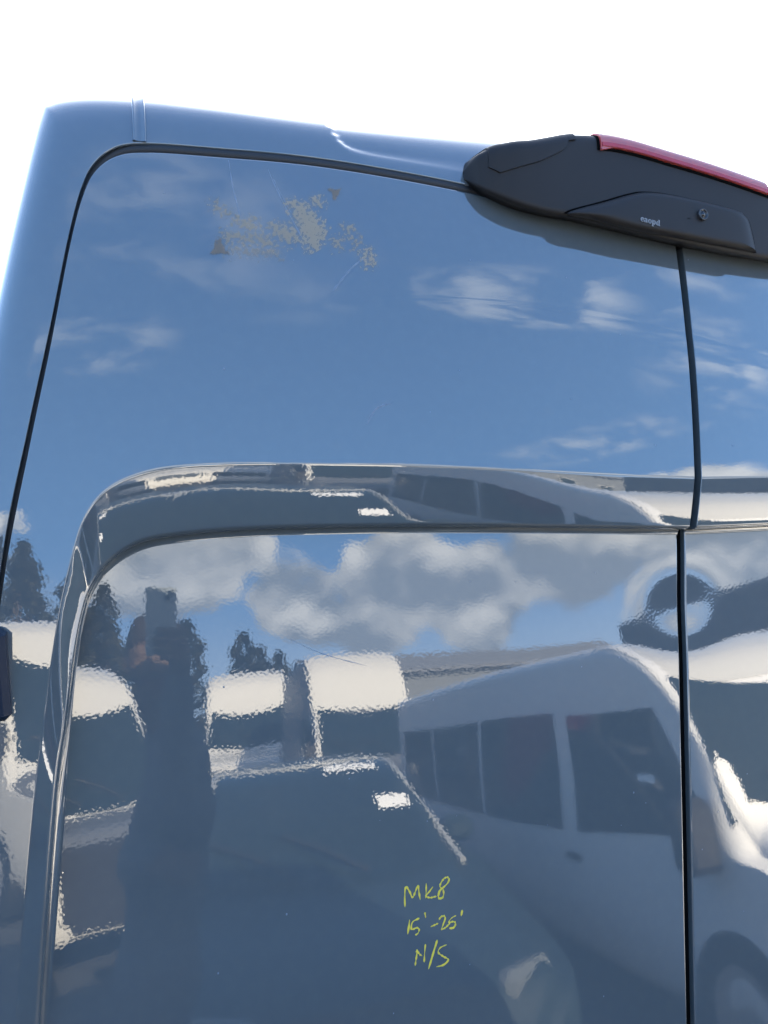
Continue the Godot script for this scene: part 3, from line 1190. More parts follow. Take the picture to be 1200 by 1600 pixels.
# how: paint material, stations, windscreen [z0, z1, half0, half1], side panes, wheels [z...], radius
func vehicle(o: Node3D, how: Dictionary) -> Array:
	var rows := hull_rows(how.st, how.waist)
	var acc := Acc.new()
	acc.grid(rows, Vector3(0, 0.9, rows[rows.size() / 2][0].z))
	end_cap(acc, rows[0], Vector3(0, 0.8, 2.0))
	end_cap(acc, rows[rows.size() - 1], Vector3(0, 0.8, 2.0))
	var body := put("body", acc, how.paint, o)
	var ws: Array = how.screen
	put("windscreen", top_pane(rows, ws[0], ws[1], ws[2], ws[3], 0.008, ws[4]), M.car_glass, o)
	for pane in how.panes:
		for sgn in [-1.0, 1.0]:
			put("side_window", side_pane(rows, pane, sgn), M.car_glass, o)
	for z in how.wheels:
		for sgn in [-1.0, 1.0]:
			var row := hull_at(rows, z)
			wheel(o, Vector3(sgn * (row[row.size() - 1].x / 0.90 - 0.10), how.radius, z), how.radius, 0.22)
	# lamps, grille, bumper, mirrors
	var w: float = how.st[1][3]
	var ny: float = how.lamp_y
	for sgn in [-1.0, 1.0]:
		acc = Acc.new()
		acc.box(Vector3(sgn * w * 0.74, ny, how.lamp_z), Vector3(w * 0.36, 0.15, 0.10), 0.03, Basis(Vector3(0, 1, 0), -sgn * 0.45))
		put("headlight", acc, M.lamp_glass, o)
		acc = Acc.new()
		var mz: float = how.mirror[0]
		var my: float = how.mirror[1]
		var at := hull_side(rows, mz, my, sgn, 0.10)
		acc.box(at, Vector3(0.19, how.mirror[2], 0.14), 0.035)
		acc.tube(PackedVector3Array([at + Vector3(0, -0.02, 0.02), at + Vector3(-sgn * 0.14, -how.mirror[2] * 0.35, 0.05)]), [0.03], 8)
		put("wing_mirror", acc, how.mirror_mat, o)
	acc = Acc.new()
	acc.box(Vector3(0, ny - 0.04, how.lamp_z - 0.04), Vector3(w * 0.9, 0.20, 0.06), 0.02)
	put("grille", acc, M.plastic, o)
	acc = Acc.new()
	acc.box(Vector3(0, how.st[0][2] + 0.10, 0.10), Vector3(w * 1.75, 0.26, 0.26), 0.07)
	put("front_bumper", acc, how.get("bumper", M.plastic), o)
	for sgn in [-1.0, 1.0]:
		acc = Acc.new()
		var a := hull_top(rows, ws[0] + 0.06, sgn * ws[2] * 0.28, 0.03)
		var b := hull_top(rows, lerpf(ws[0], ws[1], 0.35), sgn * ws[2] * 0.28 - 0.42, 0.02)
		acc.tube(PackedVector3Array([a, a.lerp(b, 0.5) + Vector3(0, 0.02, -0.02), b]), [0.012], 6)
		put("wiper", acc, M.rubber, o)
	return rows

# a delivery van: length, height, half width and a bonnet; facing -z
func van_shape(length: float, height: float, hw: float, dome: float) -> Array:
	var sh := height - dome     # top of the windscreen
	return [[0.0, 0.62, 0.34, hw * 0.80, 0.92, 0.08], [0.07, 0.88, 0.30, hw * 0.93, 0.93, 0.10], [0.22, 1.02, 0.28, hw * 0.985, 0.92, 0.12], [0.80, 1.19, 0.28, hw, 0.88, 0.10], [1.20, lerpf(1.19, sh, 0.56), 0.28, hw, 0.86, 0.09], [1.55, sh, 0.28, hw, 0.86, 0.10], [1.90, height - 0.30 * dome, 0.28, hw, 0.87, 0.16], [2.35, height - 0.02, 0.28, hw, 0.88, 0.16], [3.2, height, 0.28, hw, 0.88, 0.15], [length - 0.08, height - 0.02, 0.30, hw, 0.88, 0.15], [length, height - 0.10, 0.34, hw * 0.97, 0.86, 0.10]]

func van_kit(paint: Material, length: float, height: float, hw: float, dome: float, panes: Array) -> Dictionary:
	return {"paint": paint, "st": van_shape(length, height, hw, dome), "waist": 1.15, "screen": [0.86, 1.52, hw * 0.84, hw * 0.74, 0.10], "panes": panes, "wheels": [0.95, length - 1.25], "radius": 0.34, "lamp_y": 0.86, "lamp_z": 0.10, "mirror": [1.05, 1.30, 0.32], "mirror_mat": M.plastic}

func yard_vehicles() -> void:
	var white: StandardMaterial3D = M.white_paint
	var grey := mat(Color(0.70, 0.695, 0.68), 0.25, 0.5)
	grey.clearcoat_enabled = true
	grey.clearcoat = 0.6
	var teal := mat(Color(0.015, 0.024, 0.030), 0.35, 0.3)
	var shade_slate := mat(Color(0.10, 0.105, 0.115), 0.45)  # dark tone that puts shade into the colour of white vans
	var crimson := mat(Color(0.34, 0.02, 0.05), 0.3, 0.5)
	var cab := [Vector2(1.02, 1.20), Vector2(1.50, 1.78), Vector2(2.10, 1.78), Vector2(2.10, 1.14)]

	# grey crew van beside the photographer
	var g := thing("passenger_van", "pale low-roofed van with long side windows, mirrored at the door's right", "van", Vector3(2.46, 0, -0.05))
	var low_cab := [Vector2(0.96, 0.98), Vector2(1.28, 1.49), Vector2(2.12, 1.50), Vector2(2.12, 0.92)]
	var kit := van_kit(grey, 6.1, 1.86, 1.02, 0.42, [low_cab, [Vector2(2.30, 0.92), Vector2(2.30, 1.52), Vector2(3.55, 1.52), Vector2(3.55, 0.90)], [Vector2(3.62, 0.90), Vector2(3.62, 1.52), Vector2(4.75, 1.52), Vector2(4.75, 0.90)], [Vector2(4.82, 0.90), Vector2(4.82, 1.52), Vector2(5.85, 1.52), Vector2(5.85, 0.92)]])
	kit.st[3][1] = 1.02
	kit.st[2][1] = 0.92
	kit.waist = 0.90
	kit.st[4] = [0.98, 1.30, 0.28, 1.02, 0.93, 0.06]
	kit.st[5] = [1.14, 1.54, 0.28, 1.02, 0.94, 0.06]
	kit.st[6] = [1.36, 1.73, 0.28, 1.02, 0.955, 0.06]
	kit.st[7] = [1.66, 1.82, 0.28, 1.02, 0.955, 0.07]
	for i in [8, 9, 10]:
		kit.st[i][5] = 0.08
		kit.st[i][4] = 0.955
	kit.screen = [0.80, 1.12, 0.955, 0.90, 0.10]
	kit.mirror = [1.00, 1.00, 0.28]
	kit.bumper = grey
	var rows := vehicle(g, kit)
	put("window_glint", side_pane(rows, [Vector2(1.31, 1.18), Vector2(1.31, 1.215), Vector2(1.45, 1.215), Vector2(1.45, 1.18)], -1.0, 0.010), M.paper, g)  # white patch standing in for a bright glint in the cab window
	put("roof_front", top_pane(rows, 1.17, 1.75, 0.955, 0.955, 0.005, 0.0), white, g)
	var acc := Acc.new()
	for sgn in [-1.0, 1.0]:
		acc = Acc.new()
		var at := hull_side(rows, 2.20, 0.80, sgn, 0.012)
		acc.box(at, Vector3(0.03, 0.035, 0.16), 0.01)
		put("door_handle", acc, M.plastic, g)

	# dark saloon in the middle of the mirrored yard
	var s := thing("hatchback_car", "dark teal car facing the van with two white paper slips behind its windscreen", "car", Vector3(-0.05, 0, 0.92))
	rows = vehicle(s, {"paint": teal, "st": [[0.0, 0.55, 0.25, 0.62, 0.9, 0.06], [0.10, 0.68, 0.20, 0.78, 0.9, 0.08], [0.40, 0.76, 0.18, 0.86, 0.88, 0.10], [0.98, 0.86, 0.18, 0.88, 0.80, 0.08], [1.60, 1.17, 0.18, 0.88, 0.74, 0.08], [2.15, 1.36, 0.18, 0.88, 0.70, 0.09], [2.7, 1.39, 0.18, 0.88, 0.70, 0.09], [3.2, 1.32, 0.18, 0.87, 0.70, 0.09], [3.65, 0.98, 0.22, 0.84, 0.80, 0.09], [3.85, 0.80, 0.30, 0.78, 0.86, 0.08]],
		"waist": 0.86, "screen": [1.02, 2.06, 0.70, 0.52, 0.16], "panes": [[Vector2(1.62, 0.92), Vector2(2.05, 1.26), Vector2(2.55, 1.29), Vector2(2.55, 0.92)], [Vector2(2.62, 0.92), Vector2(2.62, 1.29), Vector2(3.02, 1.25), Vector2(3.22, 0.95)]], "wheels": [0.82, 3.12], "radius": 0.30, "lamp_y": 0.62, "lamp_z": 0.14, "mirror": [1.50, 0.98, 0.13], "mirror_mat": teal, "bumper": teal})
	for q in [[1.94, 2.03, 0.12, 0.46], [1.50, 1.62, 0.36, 0.55]]:
		acc = Acc.new()
		var sheet := []
		for j in 5:
			var row := PackedVector3Array()
			for i in 5: row.push_back(hull_top(rows, lerpf(q[0], q[1], j / 4.0), lerpf(q[2], q[3], i / 4.0), 0.012))
			sheet.append(row)
		acc.grid(sheet, Vector3(0, 1, -1), true)
		put("paper_slip", acc, M.paper, s)
	for sgn in [-1.0, 1.0]:
		acc = Acc.new()
		var pp := PackedVector3Array()
		for k in 11: pp.push_back(hull_top(rows, lerpf(1.18, 2.24, k / 10.0), sgn * lerpf(0.735, 0.565, k / 10.0), 0.008))
		acc.tube(pp, [0.022], 8)
		put("pillar_highlight", acc, M.highlight_pale, s)  # pale tube painting the highlight along the pillar
	acc = Acc.new()
	var brow := PackedVector3Array()
	for k in 13:
		var u := k / 6.0 - 1.0
		brow.push_back(hull_top(rows, 2.12 + 0.12 * u * u, 0.54 * u, 0.006))
	acc.tube(brow, [0.016], 8)
	put("roof_edge_highlight", acc, M.highlight_pale, s)  # pale tube painting the highlight on the roof edge

	# white vans facing the blue one
	var a := thing("delivery_van", "tall van, shaded body painted dark grey, sunlit roof front white, behind the dark car", "van", Vector3(1.68, 0, 7.3), 0.0, "white vans parked in the yard")
	rows = vehicle(a, van_kit(shade_slate, 5.6, 2.74, 0.98, 0.90, [cab]))  # white van in shade, its darkness put into the paint
	put("sunlit_roof_patch", top_pane(rows, 1.56, 2.5, 0.82, 0.80, 0.02, 0.04), white, a)  # white patch painting the sunlit front of the roof
	for sgn in [-1.0, 1.0]:
		acc = Acc.new()
		var pp := PackedVector3Array()
		for k in 7: pp.push_back(hull_top(rows, lerpf(0.86, 1.56, k / 6.0), sgn * lerpf(0.86, 0.78, k / 6.0), 0.01))
		acc.tube(pp, [0.045], 8)
		put("screen_pillar", acc, white, a)
	var w := thing("delivery_van", "white van furthest back on the left, mirrored between trees and photographer", "van", Vector3(-5.7, 0, 9.5), -0.2, "white vans parked in the yard")
	vehicle(w, van_kit(white, 5.6, 2.6, 0.94, 0.80, [cab]))
	copy(w, "white van half hidden behind the tall grey one, mirrored beside the photographer's arm", Vector3(0.16, 0, 13.2), 0.0, 1.22)
	var v := thing("delivery_van", "white van with shade-painted bonnet and grille left of the photographer, mirrored at the recess's edge", "van", Vector3(-1.22, 0, 4.70), -0.65, "white vans parked in the yard")
	var kv := van_kit(white, 4.6, 2.46, 0.88, 0.50, [[Vector2(1.02, 1.20), Vector2(1.40, 1.68), Vector2(1.95, 1.68), Vector2(1.95, 1.14)]])
	kv.st[3] = [0.70, 1.06, 0.28, 0.88, 0.89, 0.10]
	kv.st[4] = [1.02, 1.40, 0.28, 0.88, 0.88, 0.09]
	kv.st[5] = [1.40, 1.92, 0.28, 0.88, 0.88, 0.10]
	kv.st[6] = [1.66, 2.28, 0.28, 0.88, 0.89, 0.13]
	kv.st[7] = [2.05, 2.44, 0.28, 0.88, 0.89, 0.15]
	kv.screen = [0.76, 1.38, 0.76, 0.68, 0.10]
	vehicle(v, kv)
	acc = Acc.new()
	acc.box(Vector3(0, 0.66, 0.06), Vector3(1.50, 0.56, 0.16), 0.05)
	put("bumper_shade_panel", acc, M.plastic, v)  # dark bumper plastic, enlarged to paint shade over the sunlit front
	put("bonnet", top_pane(hull_rows(kv.st, kv.waist), 0.06, 0.74, 0.78, 0.84, 0.006, 0.04), shade_slate, v)  # dark cover painting shade onto the white van's sunlit bonnet
	# red van behind the left white one
	var r := thing("red_van", "red panel van parked on the left behind the white vans", "van", Vector3(-3.5, 0, 8.0), -0.1)
	vehicle(r, van_kit(crimson, 5.0, 2.08, 0.94, 0.45, [cab]))
	# grey box truck at the right
	box_truck()

func box_truck() -> void:
	var o := thing("box_truck", "dark grey box truck standing beyond the grey van, mirrored beside the centre gap", "truck", Vector3(7.0, 0, 2.0))
	var dark := mat(Color(0.10, 0.105, 0.11), 0.6)
	var acc := Acc.new()
	acc.box(Vector3(0, 1.66, 3.6), Vector3(2.5, 1.9, 3.4), 0.05)
	put("cargo_box", acc, dark, o)
	acc = Acc.new()
	acc.box(Vector3(0, 0.62, 3.2), Vector3(1.0, 0.2, 4.2), 0.03)
	put("chassis", acc, M.plastic, o)
	var st := [[0.0, 0.75, 0.45, 1.0, 0.95, 0.08], [0.10, 1.15, 0.42, 1.08, 0.95, 0.10], [0.22, 1.35, 0.42, 1.10, 0.94, 0.10], [0.55, 2.00, 0.42, 1.10, 0.90, 0.12], [0.9, 2.18, 0.42, 1.10, 0.90, 0.14], [1.7, 2.22, 0.42, 1.10, 0.90, 0.14], [1.8, 2.12, 0.44, 1.08, 0.90, 0.12]]
	vehicle(o, {"paint": dark, "st": st, "waist": 1.35, "screen": [0.26, 0.56, 0.95, 0.86, 0.03], "panes": [[Vector2(0.55, 1.42), Vector2(0.72, 1.9), Vector2(1.4, 1.9), Vector2(1.4, 1.38)]], "wheels": [0.9], "radius": 0.42, "lamp_y": 0.80, "lamp_z": 0.02, "mirror": [0.5, 1.75, 0.36], "mirror_mat": M.plastic})
	for sgn in [-1.0, 1.0]:
		wheel(o, Vector3(sgn * 0.92, 0.42, 4.4), 0.42, 0.3)

func conifer(o: Node3D, h: float, sd: int) -> void:
	var rng := RandomNumberGenerator.new()
	rng.seed = sd
	var acc := Acc.new()
	var pts := PackedVector3Array()
	var rad := []
	for k in 8:
		var t := k / 7.0
		pts.push_back(Vector3(0.12 * sin(t * 4.0 + sd), h * 0.97 * t, 0.10 * cos(t * 3.0 + sd) - 0.1))
		rad.append(lerpf(0.20, 0.02, t))
	acc.tube(pts, rad, 8)
	for k in 34:
		var t := rng.randf_range(0.16, 0.95)
		var a := rng.randf() * TAU
		var l := h * 0.27 * pow(1.0 - t, 0.75) * rng.randf_range(0.6, 1.2) + 0.15
		var p := Vector3(0, h * t, 0)
		acc.tube(PackedVector3Array([p, p + Vector3(cos(a) * l * 0.6, -l * 0.10, sin(a) * l * 0.6), p + Vector3(cos(a) * l, -l * 0.05, sin(a) * l)]), [0.035, 0.025, 0.008], 5, false)
	put("trunk", acc, M.bark, o)
	acc = Acc.new()
	for k in 3600:
		var t := pow(rng.randf(), 0.8) * 0.86 + 0.14
		var lobe := 0.75 + 0.35 * sin(t * 31.0 + sd) * sin(t * 13.0)
		var r := h * 0.27 * pow(1.02 - t, 0.7) * lobe * sqrt(rng.randf_range(0.15, 1.0))
		var a := rng.randf() * TAU
		if sin(a * 2.0 + t * 17.0 + sd) < -0.75: continue
		var c := Vector3(cos(a) * r, h * t - r * 0.22, sin(a) * r)
		var d := Vector3(cos(a), rng.randf_range(-0.5, 0.6), sin(a)).normalized()
		var side := d.cross(Vector3(rng.randf_range(-1, 1), 1, rng.randf_range(-1, 1))).normalized()
		var l := rng.randf_range(0.22, 0.46)
		var w := l * 0.36
		acc.tint = Color(0.045, 0.050, 0.035).lerp(Color(0.085, 0.080, 0.055), rng.randf())
		acc.quad(c - d * l * 0.5, c + side * w, c + d * l * 0.6, c - side * w, Vector3(0, 1, 0), true)
	put("crown", acc, M.foliage, o)

func trees() -> void:
	M.bark = mat(Color(0.08, 0.06, 0.045), 0.9)
	var f := mat(Color(1, 1, 1), 0.8, 0.2)
	f.vertex_color_use_as_albedo = true
	f.backlight_enabled = true
	f.backlight = Color(0.10, 0.14, 0.06)
	M.foliage = f
	var kinds := []
	var places := [[-13.0, 36.0, 11.5], [-10.4, 34.0, 10.6], [-8.0, 37.0, 9.6], [-6.4, 35.0, 9.4], [-2.1, 35.0, 7.6], [-3.4, 38.0, 7.0], [0.8, 35.0, 6.9], [1.9, 37.0, 6.4], [2.9, 36.0, 5.9], [4.2, 39.0, 5.2], [-16.5, 40.0, 10.0], [-4.9, 40.0, 6.2], [-12.0, 41.0, 10.8], [-9.2, 42.0, 10.2], [-7.2, 43.0, 9.0], [-14.8, 37.0, 10.0]]
	var said := ["tall dark conifer at the left end of the tree line beyond the yard", "dark conifer second from the left in the tree line", "full conifer left of the photographer's mirrored head", "conifer whose tip stands beside the mirrored phone", "conifer behind the photographer's head in the tree line", "low conifer just left of the one behind the head", "pointed conifer above the half hidden white van", "narrow conifer right of the pointed one", "short conifer left of the tall grey van", "small conifer near the far shed", "broad conifer furthest left beyond the red van", "lowest conifer in the gap of the tree line", "tall conifer in the back row, second from the left", "back row conifer between the two leftmost full ones", "back row conifer just left of the mirrored phone", "conifer standing before the broad leftmost one"]
	for i in places.size():
		var p: Array = places[i]
		if i < 3:
			var o := thing("pine_tree", said[i], "tree", Vector3(p[0], 0, p[1]), 0.0, "conifers along the far side of the yard")
			conifer(o, p[2], 40 + i)
			kinds.append([o, p[2]])
		else:
			var k: Array = kinds[i % 3]
			var t := copy(k[0], said[i], Vector3(p[0], 0, p[1]), i * 1.3, p[2] / k[1])
			t.scale *= Vector3(1.45, 1.0, 1.45) if i % 2 == 0 or i > 9 else Vector3(1.15, 1.0, 1.15)

func shed() -> void:
	var o := thing("storage_shed", "long low industrial shed with a pale roof edge, on the far side of the yard", "building", Vector3(17.0, 0, 38.0), -0.05)
	var wall := mat(Color(0.13, 0.14, 0.15), 0.8)
	var acc := Acc.new()
	acc.box(Vector3(0, 2.3, 4.0), Vector3(24.0, 4.6, 8.0), 0.02)
	put("wall", acc, wall, o)
	acc = Acc.new()
	for s in [[-1.0, -0.4], [1.0, 8.4]]:
		acc.quad(Vector3(-12.3, 4.62, s[1]), Vector3(12.3, 4.62, s[1]), Vector3(12.3, 5.9, 4.0), Vector3(-12.3, 5.9, 4.0), Vector3(0, 0, 4))
	for x in [-12.0, 12.0]:
		acc.tri(Vector3(x, 4.6, 0), Vector3(x, 4.6, 8), Vector3(x, 5.86, 4), Vector3(0, 5, 4))
	acc.box(Vector3(0, 4.6, -0.42), Vector3(24.6, 0.16, 0.12), 0.02)
	put("roof", acc, mat(Color(0.16, 0.165, 0.175), 0.7), o)
	for k in 6:
		acc = Acc.new()
		acc.box(Vector3(-9.5 + k * 3.8, 2.6, -0.02), Vector3(1.5, 1.0, 0.06), 0.01)
		var w := put("window", acc, M.white_paint, o)
		acc = Acc.new()
		acc.box(Vector3(-9.5 + k * 3.8, 2.6, -0.045), Vector3(1.36, 0.86, 0.04), 0.005)
		put("pane", acc, M.car_glass, w)
	acc = Acc.new()
	acc.box(Vector3(1.9, 1.6, -0.03), Vector3(1.9, 3.2, 0.08), 0.01)
	put("roller_door", acc, M.lamp_glass, o)

# ---------------------------------------------------------------- the person who holds the phone
# skin of a set of tapered bones [a, b, ra, rb, colour] joined by a smooth minimum, meshed as surface nets
func nets(acc: Acc, bones: Array, cell: float, k: float) -> void:
	var lo := Vector3.INF
	var hi := -Vector3.INF
	for b in bones:
		var r: float = maxf(b[2], b[3]) + 4.0 * k
		for e in [b[0], b[1]]:
			lo = lo.min(e - Vector3.ONE * r)
			hi = hi.max(e + Vector3.ONE * r)
	var d := Vector3i(((hi - lo) / cell).ceil()) + Vector3i(2, 2, 2)
	var sum := PackedFloat32Array()
	sum.resize(d.x * d.y * d.z)
	var best := PackedFloat32Array()
	best.resize(sum.size())
	best.fill(1e9)
	var who := PackedInt32Array()
	who.resize(sum.size())
	for bi in bones.size():
		var b: Array = bones[bi]
		var a: Vector3 = b[0]
		var ab: Vector3 = b[1] - a
		var ll := maxf(ab.length_squared(), 1e-9)
		var r: float = maxf(b[2], b[3]) + 4.0 * k
		var i0 := Vector3i(((a.min(b[1]) - Vector3.ONE * r - lo) / cell).floor()).clamp(Vector3i.ZERO, d - Vector3i.ONE)
		var i1 := Vector3i(((a.max(b[1]) + Vector3.ONE * r - lo) / cell).ceil()).clamp(Vector3i.ZERO, d - Vector3i.ONE)
		for z in range(i0.z, i1.z + 1):
			for y in range(i0.y, i1.y + 1):
				for x in range(i0.x, i1.x + 1):
					var p := lo + Vector3(x, y, z) * cell
					var t := clampf((p - a).dot(ab) / ll, 0.0, 1.0)
					var dist := p.distance_to(a + ab * t) - lerpf(b[2], b[3], t)
					var at := (z * d.y + y) * d.x + x
					sum[at] += exp(-dist / k)
					if dist < best[at]:
						best[at] = dist
						who[at] = bi
	var f := PackedFloat32Array()
	f.resize(sum.size())
	for i in sum.size(): f[i] = -k * log(sum[i]) if sum[i] > 1e-12 else 1.0
	var sx := 1
	var sy := d.x
	var sz := d.x * d.y
	var made := {}
	var corner := [0, sx, sy, sx + sy, sz, sx + sz, sy + sz, sx + sy + sz]
	for z in d.z - 1:
		for y in d.y - 1:
			for x in d.x - 1:
				var at := z * sz + y * sy + x
				if f[at] >= 0.9: continue
				var s := 0
				for c in corner:
					if f[at + c] < 0.0: s += 1
				if s == 0 or s == 8: continue
				var p := Vector3.ZERO
				var n := 0
				for e in 12:
					var ax := e >> 2
					var o1: int = [sy, sx, sx][ax]
					var o2: int = [sz, sz, sy][ax]
					var along: int = [sx, sy, sz][ax]
					var c0 := (o1 if e & 1 else 0) + (o2 if e & 2 else 0)
					var fa := f[at + c0]
					var fb := f[at + c0 + along]
					if (fa < 0.0) == (fb < 0.0): continue
					var q := Vector3.ZERO
					q.x = 1.0 if (ax != 0 and (e & 1)) else 0.0
					q.y = 1.0 if ((ax == 0 and (e & 1)) or (ax == 2 and (e & 2))) else 0.0
					q.z = 1.0 if (ax != 2 and (e & 2)) else 0.0
					q[ax] += fa / (fa - fb)
					p += q
					n += 1
				p = p / n
				var g := Vector3(f[at + 1] - f[at] + f[at + sx + sy + sz] - f[at + sy + sz], f[at + sy] - f[at] + f[at + sx + sy + sz] - f[at + sx + sz], f[at + sz] - f[at] + f[at + sx + sy + sz] - f[at + sx + sy])
				made[at] = acc.v.size()
				acc.v.push_back(lo + (Vector3(x, y, z) + p) * cell)
				acc.n.push_back(g.normalized())
				acc.uv.push_back(Vector2.ZERO)
				var near := at
				for c in corner:
					if best[at + c] < best[near]: near = at + c
				acc.c.push_back(bones[who[near]][4])
	for at in made.keys():
		for ax in 3:
			var along: int = [sx, sy, sz][ax]
			var o1: int = [sy, sz, sx][ax]
			var o2: int = [sz, sx, sy][ax]
			if (f[at] < 0.0) == (f[at + along] < 0.0): continue
			if not (made.has(at - o1) and made.has(at - o2) and made.has(at - o1 - o2)): continue
			var a: int = made[at]
			var b: int = made[at - o1]
			var c: int = made[at - o1 - o2]
			var e: int = made[at - o2]
			if f[at] < 0.0:
				acc.idx.append_array(PackedInt32Array([a, e, c, a, c, b]))
			else:
				acc.idx.append_array(PackedInt32Array([a, b, c, a, c, e]))

func person() -> void:
	var o := thing("person", "person in dark jacket and trousers holding up a phone, mirrored left of the dark car", "person", Vector3.ZERO)
	var m := mat(Color(1, 1, 1), 0.75, 0.3)
	m.vertex_color_use_as_albedo = true
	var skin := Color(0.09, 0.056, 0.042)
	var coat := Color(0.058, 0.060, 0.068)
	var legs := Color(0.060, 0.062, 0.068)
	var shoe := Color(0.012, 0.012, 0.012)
	var b := Basis(Vector3(0.943196, 0.026072, 0.331211), Vector3(0.005136, 0.995653, -0.093001), Vector3(-0.332196, 0.089419, 0.938962))
	var L := func(x: float, y: float, z: float) -> Vector3: return EYE + b * Vector3(x, y, z)
	var acc := Acc.new()
	var wrist: Vector3 = L.call(0.030, -0.190, 0.055)
	# standing side-on to the door, right arm raised towards it, left hand at the waist
	var sh_r := Vector3(-0.740, 1.500, 0.36)
	var el_r := Vector3(-0.725, 1.385, 0.125)
	var sh_l := Vector3(-0.770, 1.500, 0.68)
	var el_l := Vector3(-0.850, 1.240, 0.60)
	var wr_l := Vector3(-0.800, 1.250, 0.355)
	var pel := Vector3(-0.790, 0.99, 0.53)
	var ac := Vector3(0.015, 0, -0.055)
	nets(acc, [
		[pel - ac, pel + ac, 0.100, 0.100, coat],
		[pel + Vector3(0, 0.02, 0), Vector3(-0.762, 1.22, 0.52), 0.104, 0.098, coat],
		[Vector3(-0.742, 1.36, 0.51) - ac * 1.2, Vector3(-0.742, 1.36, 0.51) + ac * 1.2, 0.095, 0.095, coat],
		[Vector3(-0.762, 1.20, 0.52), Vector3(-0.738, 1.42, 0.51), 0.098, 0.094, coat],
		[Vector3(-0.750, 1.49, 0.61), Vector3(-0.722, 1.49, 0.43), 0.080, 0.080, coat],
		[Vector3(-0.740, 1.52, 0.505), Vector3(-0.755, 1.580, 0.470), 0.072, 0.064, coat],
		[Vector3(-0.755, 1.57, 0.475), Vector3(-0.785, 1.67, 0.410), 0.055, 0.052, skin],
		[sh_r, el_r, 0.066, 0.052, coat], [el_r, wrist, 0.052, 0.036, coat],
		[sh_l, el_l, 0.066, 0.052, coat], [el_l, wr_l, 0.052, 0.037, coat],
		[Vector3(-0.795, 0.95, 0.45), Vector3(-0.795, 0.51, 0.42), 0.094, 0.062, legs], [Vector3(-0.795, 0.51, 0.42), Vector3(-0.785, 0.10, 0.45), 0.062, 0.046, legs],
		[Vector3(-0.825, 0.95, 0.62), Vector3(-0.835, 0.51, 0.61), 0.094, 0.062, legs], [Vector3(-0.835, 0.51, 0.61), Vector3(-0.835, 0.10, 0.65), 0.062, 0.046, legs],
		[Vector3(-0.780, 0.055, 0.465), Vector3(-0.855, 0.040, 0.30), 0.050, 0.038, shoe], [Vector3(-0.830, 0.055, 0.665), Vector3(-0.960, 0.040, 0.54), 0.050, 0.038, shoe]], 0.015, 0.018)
	# head with brow, nose, lips, chin, ears
	var hc := Vector3(-0.787, 1.745, 0.385)
	var H := func(x: float, y: float, z: float) -> Vector3: return hc + Vector3(x, y, z)
	var lip := Color(0.085, 0.045, 0.040)
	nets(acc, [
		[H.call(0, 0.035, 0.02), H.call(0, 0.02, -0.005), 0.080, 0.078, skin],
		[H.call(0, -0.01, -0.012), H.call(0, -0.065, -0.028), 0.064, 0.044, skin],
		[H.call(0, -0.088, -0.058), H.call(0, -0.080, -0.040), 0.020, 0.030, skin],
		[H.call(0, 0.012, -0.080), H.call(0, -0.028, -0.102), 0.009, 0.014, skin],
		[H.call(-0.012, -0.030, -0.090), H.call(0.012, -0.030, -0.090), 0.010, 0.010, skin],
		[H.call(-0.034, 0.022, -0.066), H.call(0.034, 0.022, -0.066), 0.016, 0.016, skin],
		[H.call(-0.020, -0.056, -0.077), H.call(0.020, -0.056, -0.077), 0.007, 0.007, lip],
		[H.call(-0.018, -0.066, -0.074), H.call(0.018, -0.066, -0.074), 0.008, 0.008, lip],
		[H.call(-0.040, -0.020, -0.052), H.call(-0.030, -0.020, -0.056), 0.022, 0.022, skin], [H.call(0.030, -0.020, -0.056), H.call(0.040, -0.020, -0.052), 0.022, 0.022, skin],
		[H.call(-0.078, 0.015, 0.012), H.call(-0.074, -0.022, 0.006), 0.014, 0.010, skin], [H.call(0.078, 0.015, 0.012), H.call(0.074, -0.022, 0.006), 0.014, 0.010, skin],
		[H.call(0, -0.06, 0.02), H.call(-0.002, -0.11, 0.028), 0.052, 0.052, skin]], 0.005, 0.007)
	# right hand closed round the phone: palm beside its edge, fingers over its back, thumb on the screen side
	var hand := [
		[L.call(0.030, -0.185, 0.055), L.call(0.027, -0.150, 0.034), 0.025, 0.024, skin],
		[L.call(0.029, -0.100, 0.024), L.call(0.028, -0.150, 0.030), 0.017, 0.020, skin],
		[L.call(0.020, -0.112, 0.034), L.call(0.018, -0.148, 0.034), 0.014, 0.016, skin],
		[L.call(0.022, -0.140, 0.036), L.call(0.010, -0.105, 0.032), 0.013, 0.011, skin], [L.call(0.010, -0.105, 0.032), L.call(0.006, -0.078, 0.027), 0.010, 0.0085, skin]]
	for q in [[-0.086, -0.034, 0.0085], [-0.106, -0.042, 0.0088], [-0.125, -0.038, 0.0084], [-0.143, -0.026, 0.0074]]:
		hand.append([L.call(0.030, q[0] - 0.004, 0.020), L.call(0.025, q[0], -0.002), q[2] + 0.001, q[2], skin])
		hand.append([L.call(0.025, q[0], -0.002), L.call(-0.002, q[0] + 0.002, -0.0062), q[2], q[2] * 0.94, skin])
		hand.append([L.call(-0.002, q[0] + 0.002, -0.0062), L.call(q[1], q[0] + 0.006, -0.0040), q[2] * 0.94, q[2] * 0.82, skin])
	nets(acc, hand, 0.0035, 0.003)
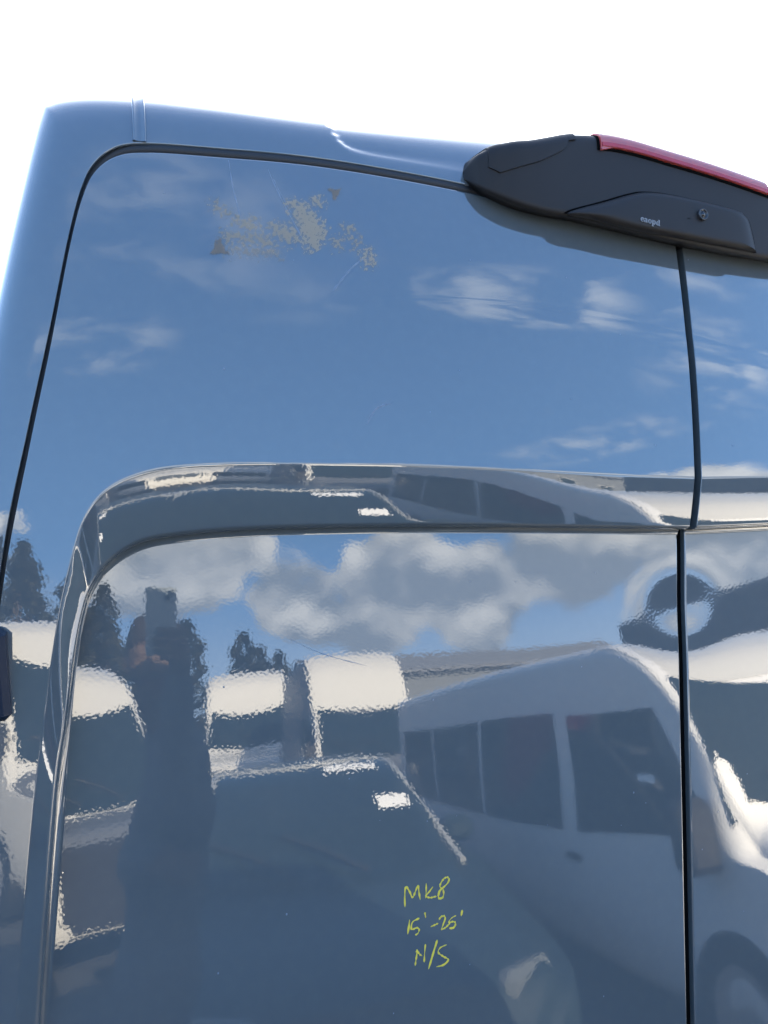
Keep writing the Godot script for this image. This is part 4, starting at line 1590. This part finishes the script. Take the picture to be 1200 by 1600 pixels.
	# left hand loosely curled in front of the chest
	var lh := [[wr_l, wr_l + Vector3(0.055, 0.004, -0.030), 0.026, 0.027, skin], [wr_l + Vector3(0.05, 0.02, -0.03), wr_l + Vector3(0.055, -0.026, -0.03), 0.018, 0.016, skin],
		[wr_l + Vector3(0.03, 0.02, -0.03), wr_l + Vector3(0.060, 0.050, -0.050), 0.013, 0.010, skin], [wr_l + Vector3(0.060, 0.050, -0.050), wr_l + Vector3(0.084, 0.055, -0.056), 0.010, 0.008, skin]]
	for i in 4:
		var y := 0.024 - 0.019 * i
		var l: float = [0.040, 0.046, 0.042, 0.032][i]
		var p := wr_l + Vector3(0.066, y, -0.034)
		lh.append([p, p + Vector3(l * 0.9, -0.004, -l * 0.25), 0.0095, 0.0088, skin])
		lh.append([p + Vector3(l * 0.9, -0.004, -l * 0.25), p + Vector3(l * 1.25, -0.008, l * 0.35), 0.0088, 0.0078, skin])
		lh.append([p + Vector3(l * 1.25, -0.008, l * 0.35), p + Vector3(l * 0.95, -0.010, l * 0.75), 0.0078, 0.0066, skin])
	nets(acc, lh, 0.0035, 0.003)
	put("body", acc, m, o)
	acc = Acc.new()
	var hair := Color(0.020, 0.014, 0.010)
	nets(acc, [[H.call(0, 0.048, 0.035), H.call(0, 0.052, -0.005), 0.083, 0.080, hair], [H.call(-0.02, 0.0, 0.045), H.call(0.02, 0.0, 0.045), 0.068, 0.068, hair], [H.call(-0.035, 0.085, -0.050), H.call(0.035, 0.088, -0.048), 0.026, 0.026, hair], [H.call(-0.066, 0.03, 0.0), H.call(-0.070, 0.0, 0.01), 0.018, 0.012, hair], [H.call(0.066, 0.03, 0.0), H.call(0.070, 0.0, 0.01), 0.018, 0.012, hair]], 0.006, 0.008)
	put("hair", acc, m, o)
	for s in [-1.0, 1.0]:
		acc = Acc.new()
		acc.lathe(v2([Vector2(0.0001, 0.011), Vector2(0.006, 0.009), Vector2(0.0105, 0.003), Vector2(0.0110, -0.004)]), H.call(s * 0.032, 0.001, -0.068), Vector3(0, 0, -1), 14)
		var e := put("eye", acc, M.paper, o)
		acc = Acc.new()
		acc.lathe(v2([Vector2(0.0001, 0.0118), Vector2(0.0035, 0.0112), Vector2(0.0050, 0.0098)]), H.call(s * 0.032, 0.001, -0.068), Vector3(0, 0, -1), 12)
		put("iris", acc, M.glass_black, e)
	# the phone, its lens where this picture is taken from
	var ph := thing("mobile_phone", "dark mobile phone held up in the person's right hand, back towards the blue door", "phone", EYE)
	ph.basis = b
	acc = Acc.new()
	acc.box(Vector3(-0.023, -0.0605, 0.0115), Vector3(0.0715, 0.147, 0.0078), 0.003)
	put("case", acc, M.phone_grey, ph)
	acc = Acc.new()
	acc.box(Vector3(-0.023, -0.0605, 0.01555), Vector3(0.066, 0.141, 0.0008), 0.0003)
	put("screen", acc, M.glass_black, ph)
	acc = Acc.new()
	acc.box(Vector3(-0.004, -0.004, 0.0071), Vector3(0.030, 0.030, 0.002), 0.0009)
	put("camera_bump", acc, M.phone_grey, ph)
	for q in [Vector3(0.0, 0.0, 0.0062), Vector3(-0.010, -0.010, 0.0062)]:
		acc = Acc.new()
		acc.lathe(v2([Vector2(0.0066, -0.001), Vector2(0.0066, 0.0010), Vector2(0.0056, 0.0012), Vector2(0.0050, 0.0004), Vector2(0.0001, 0.0004)]), q, Vector3(0, 0, -1), 18)
		put("camera_lens", acc, M.glass_black, ph)
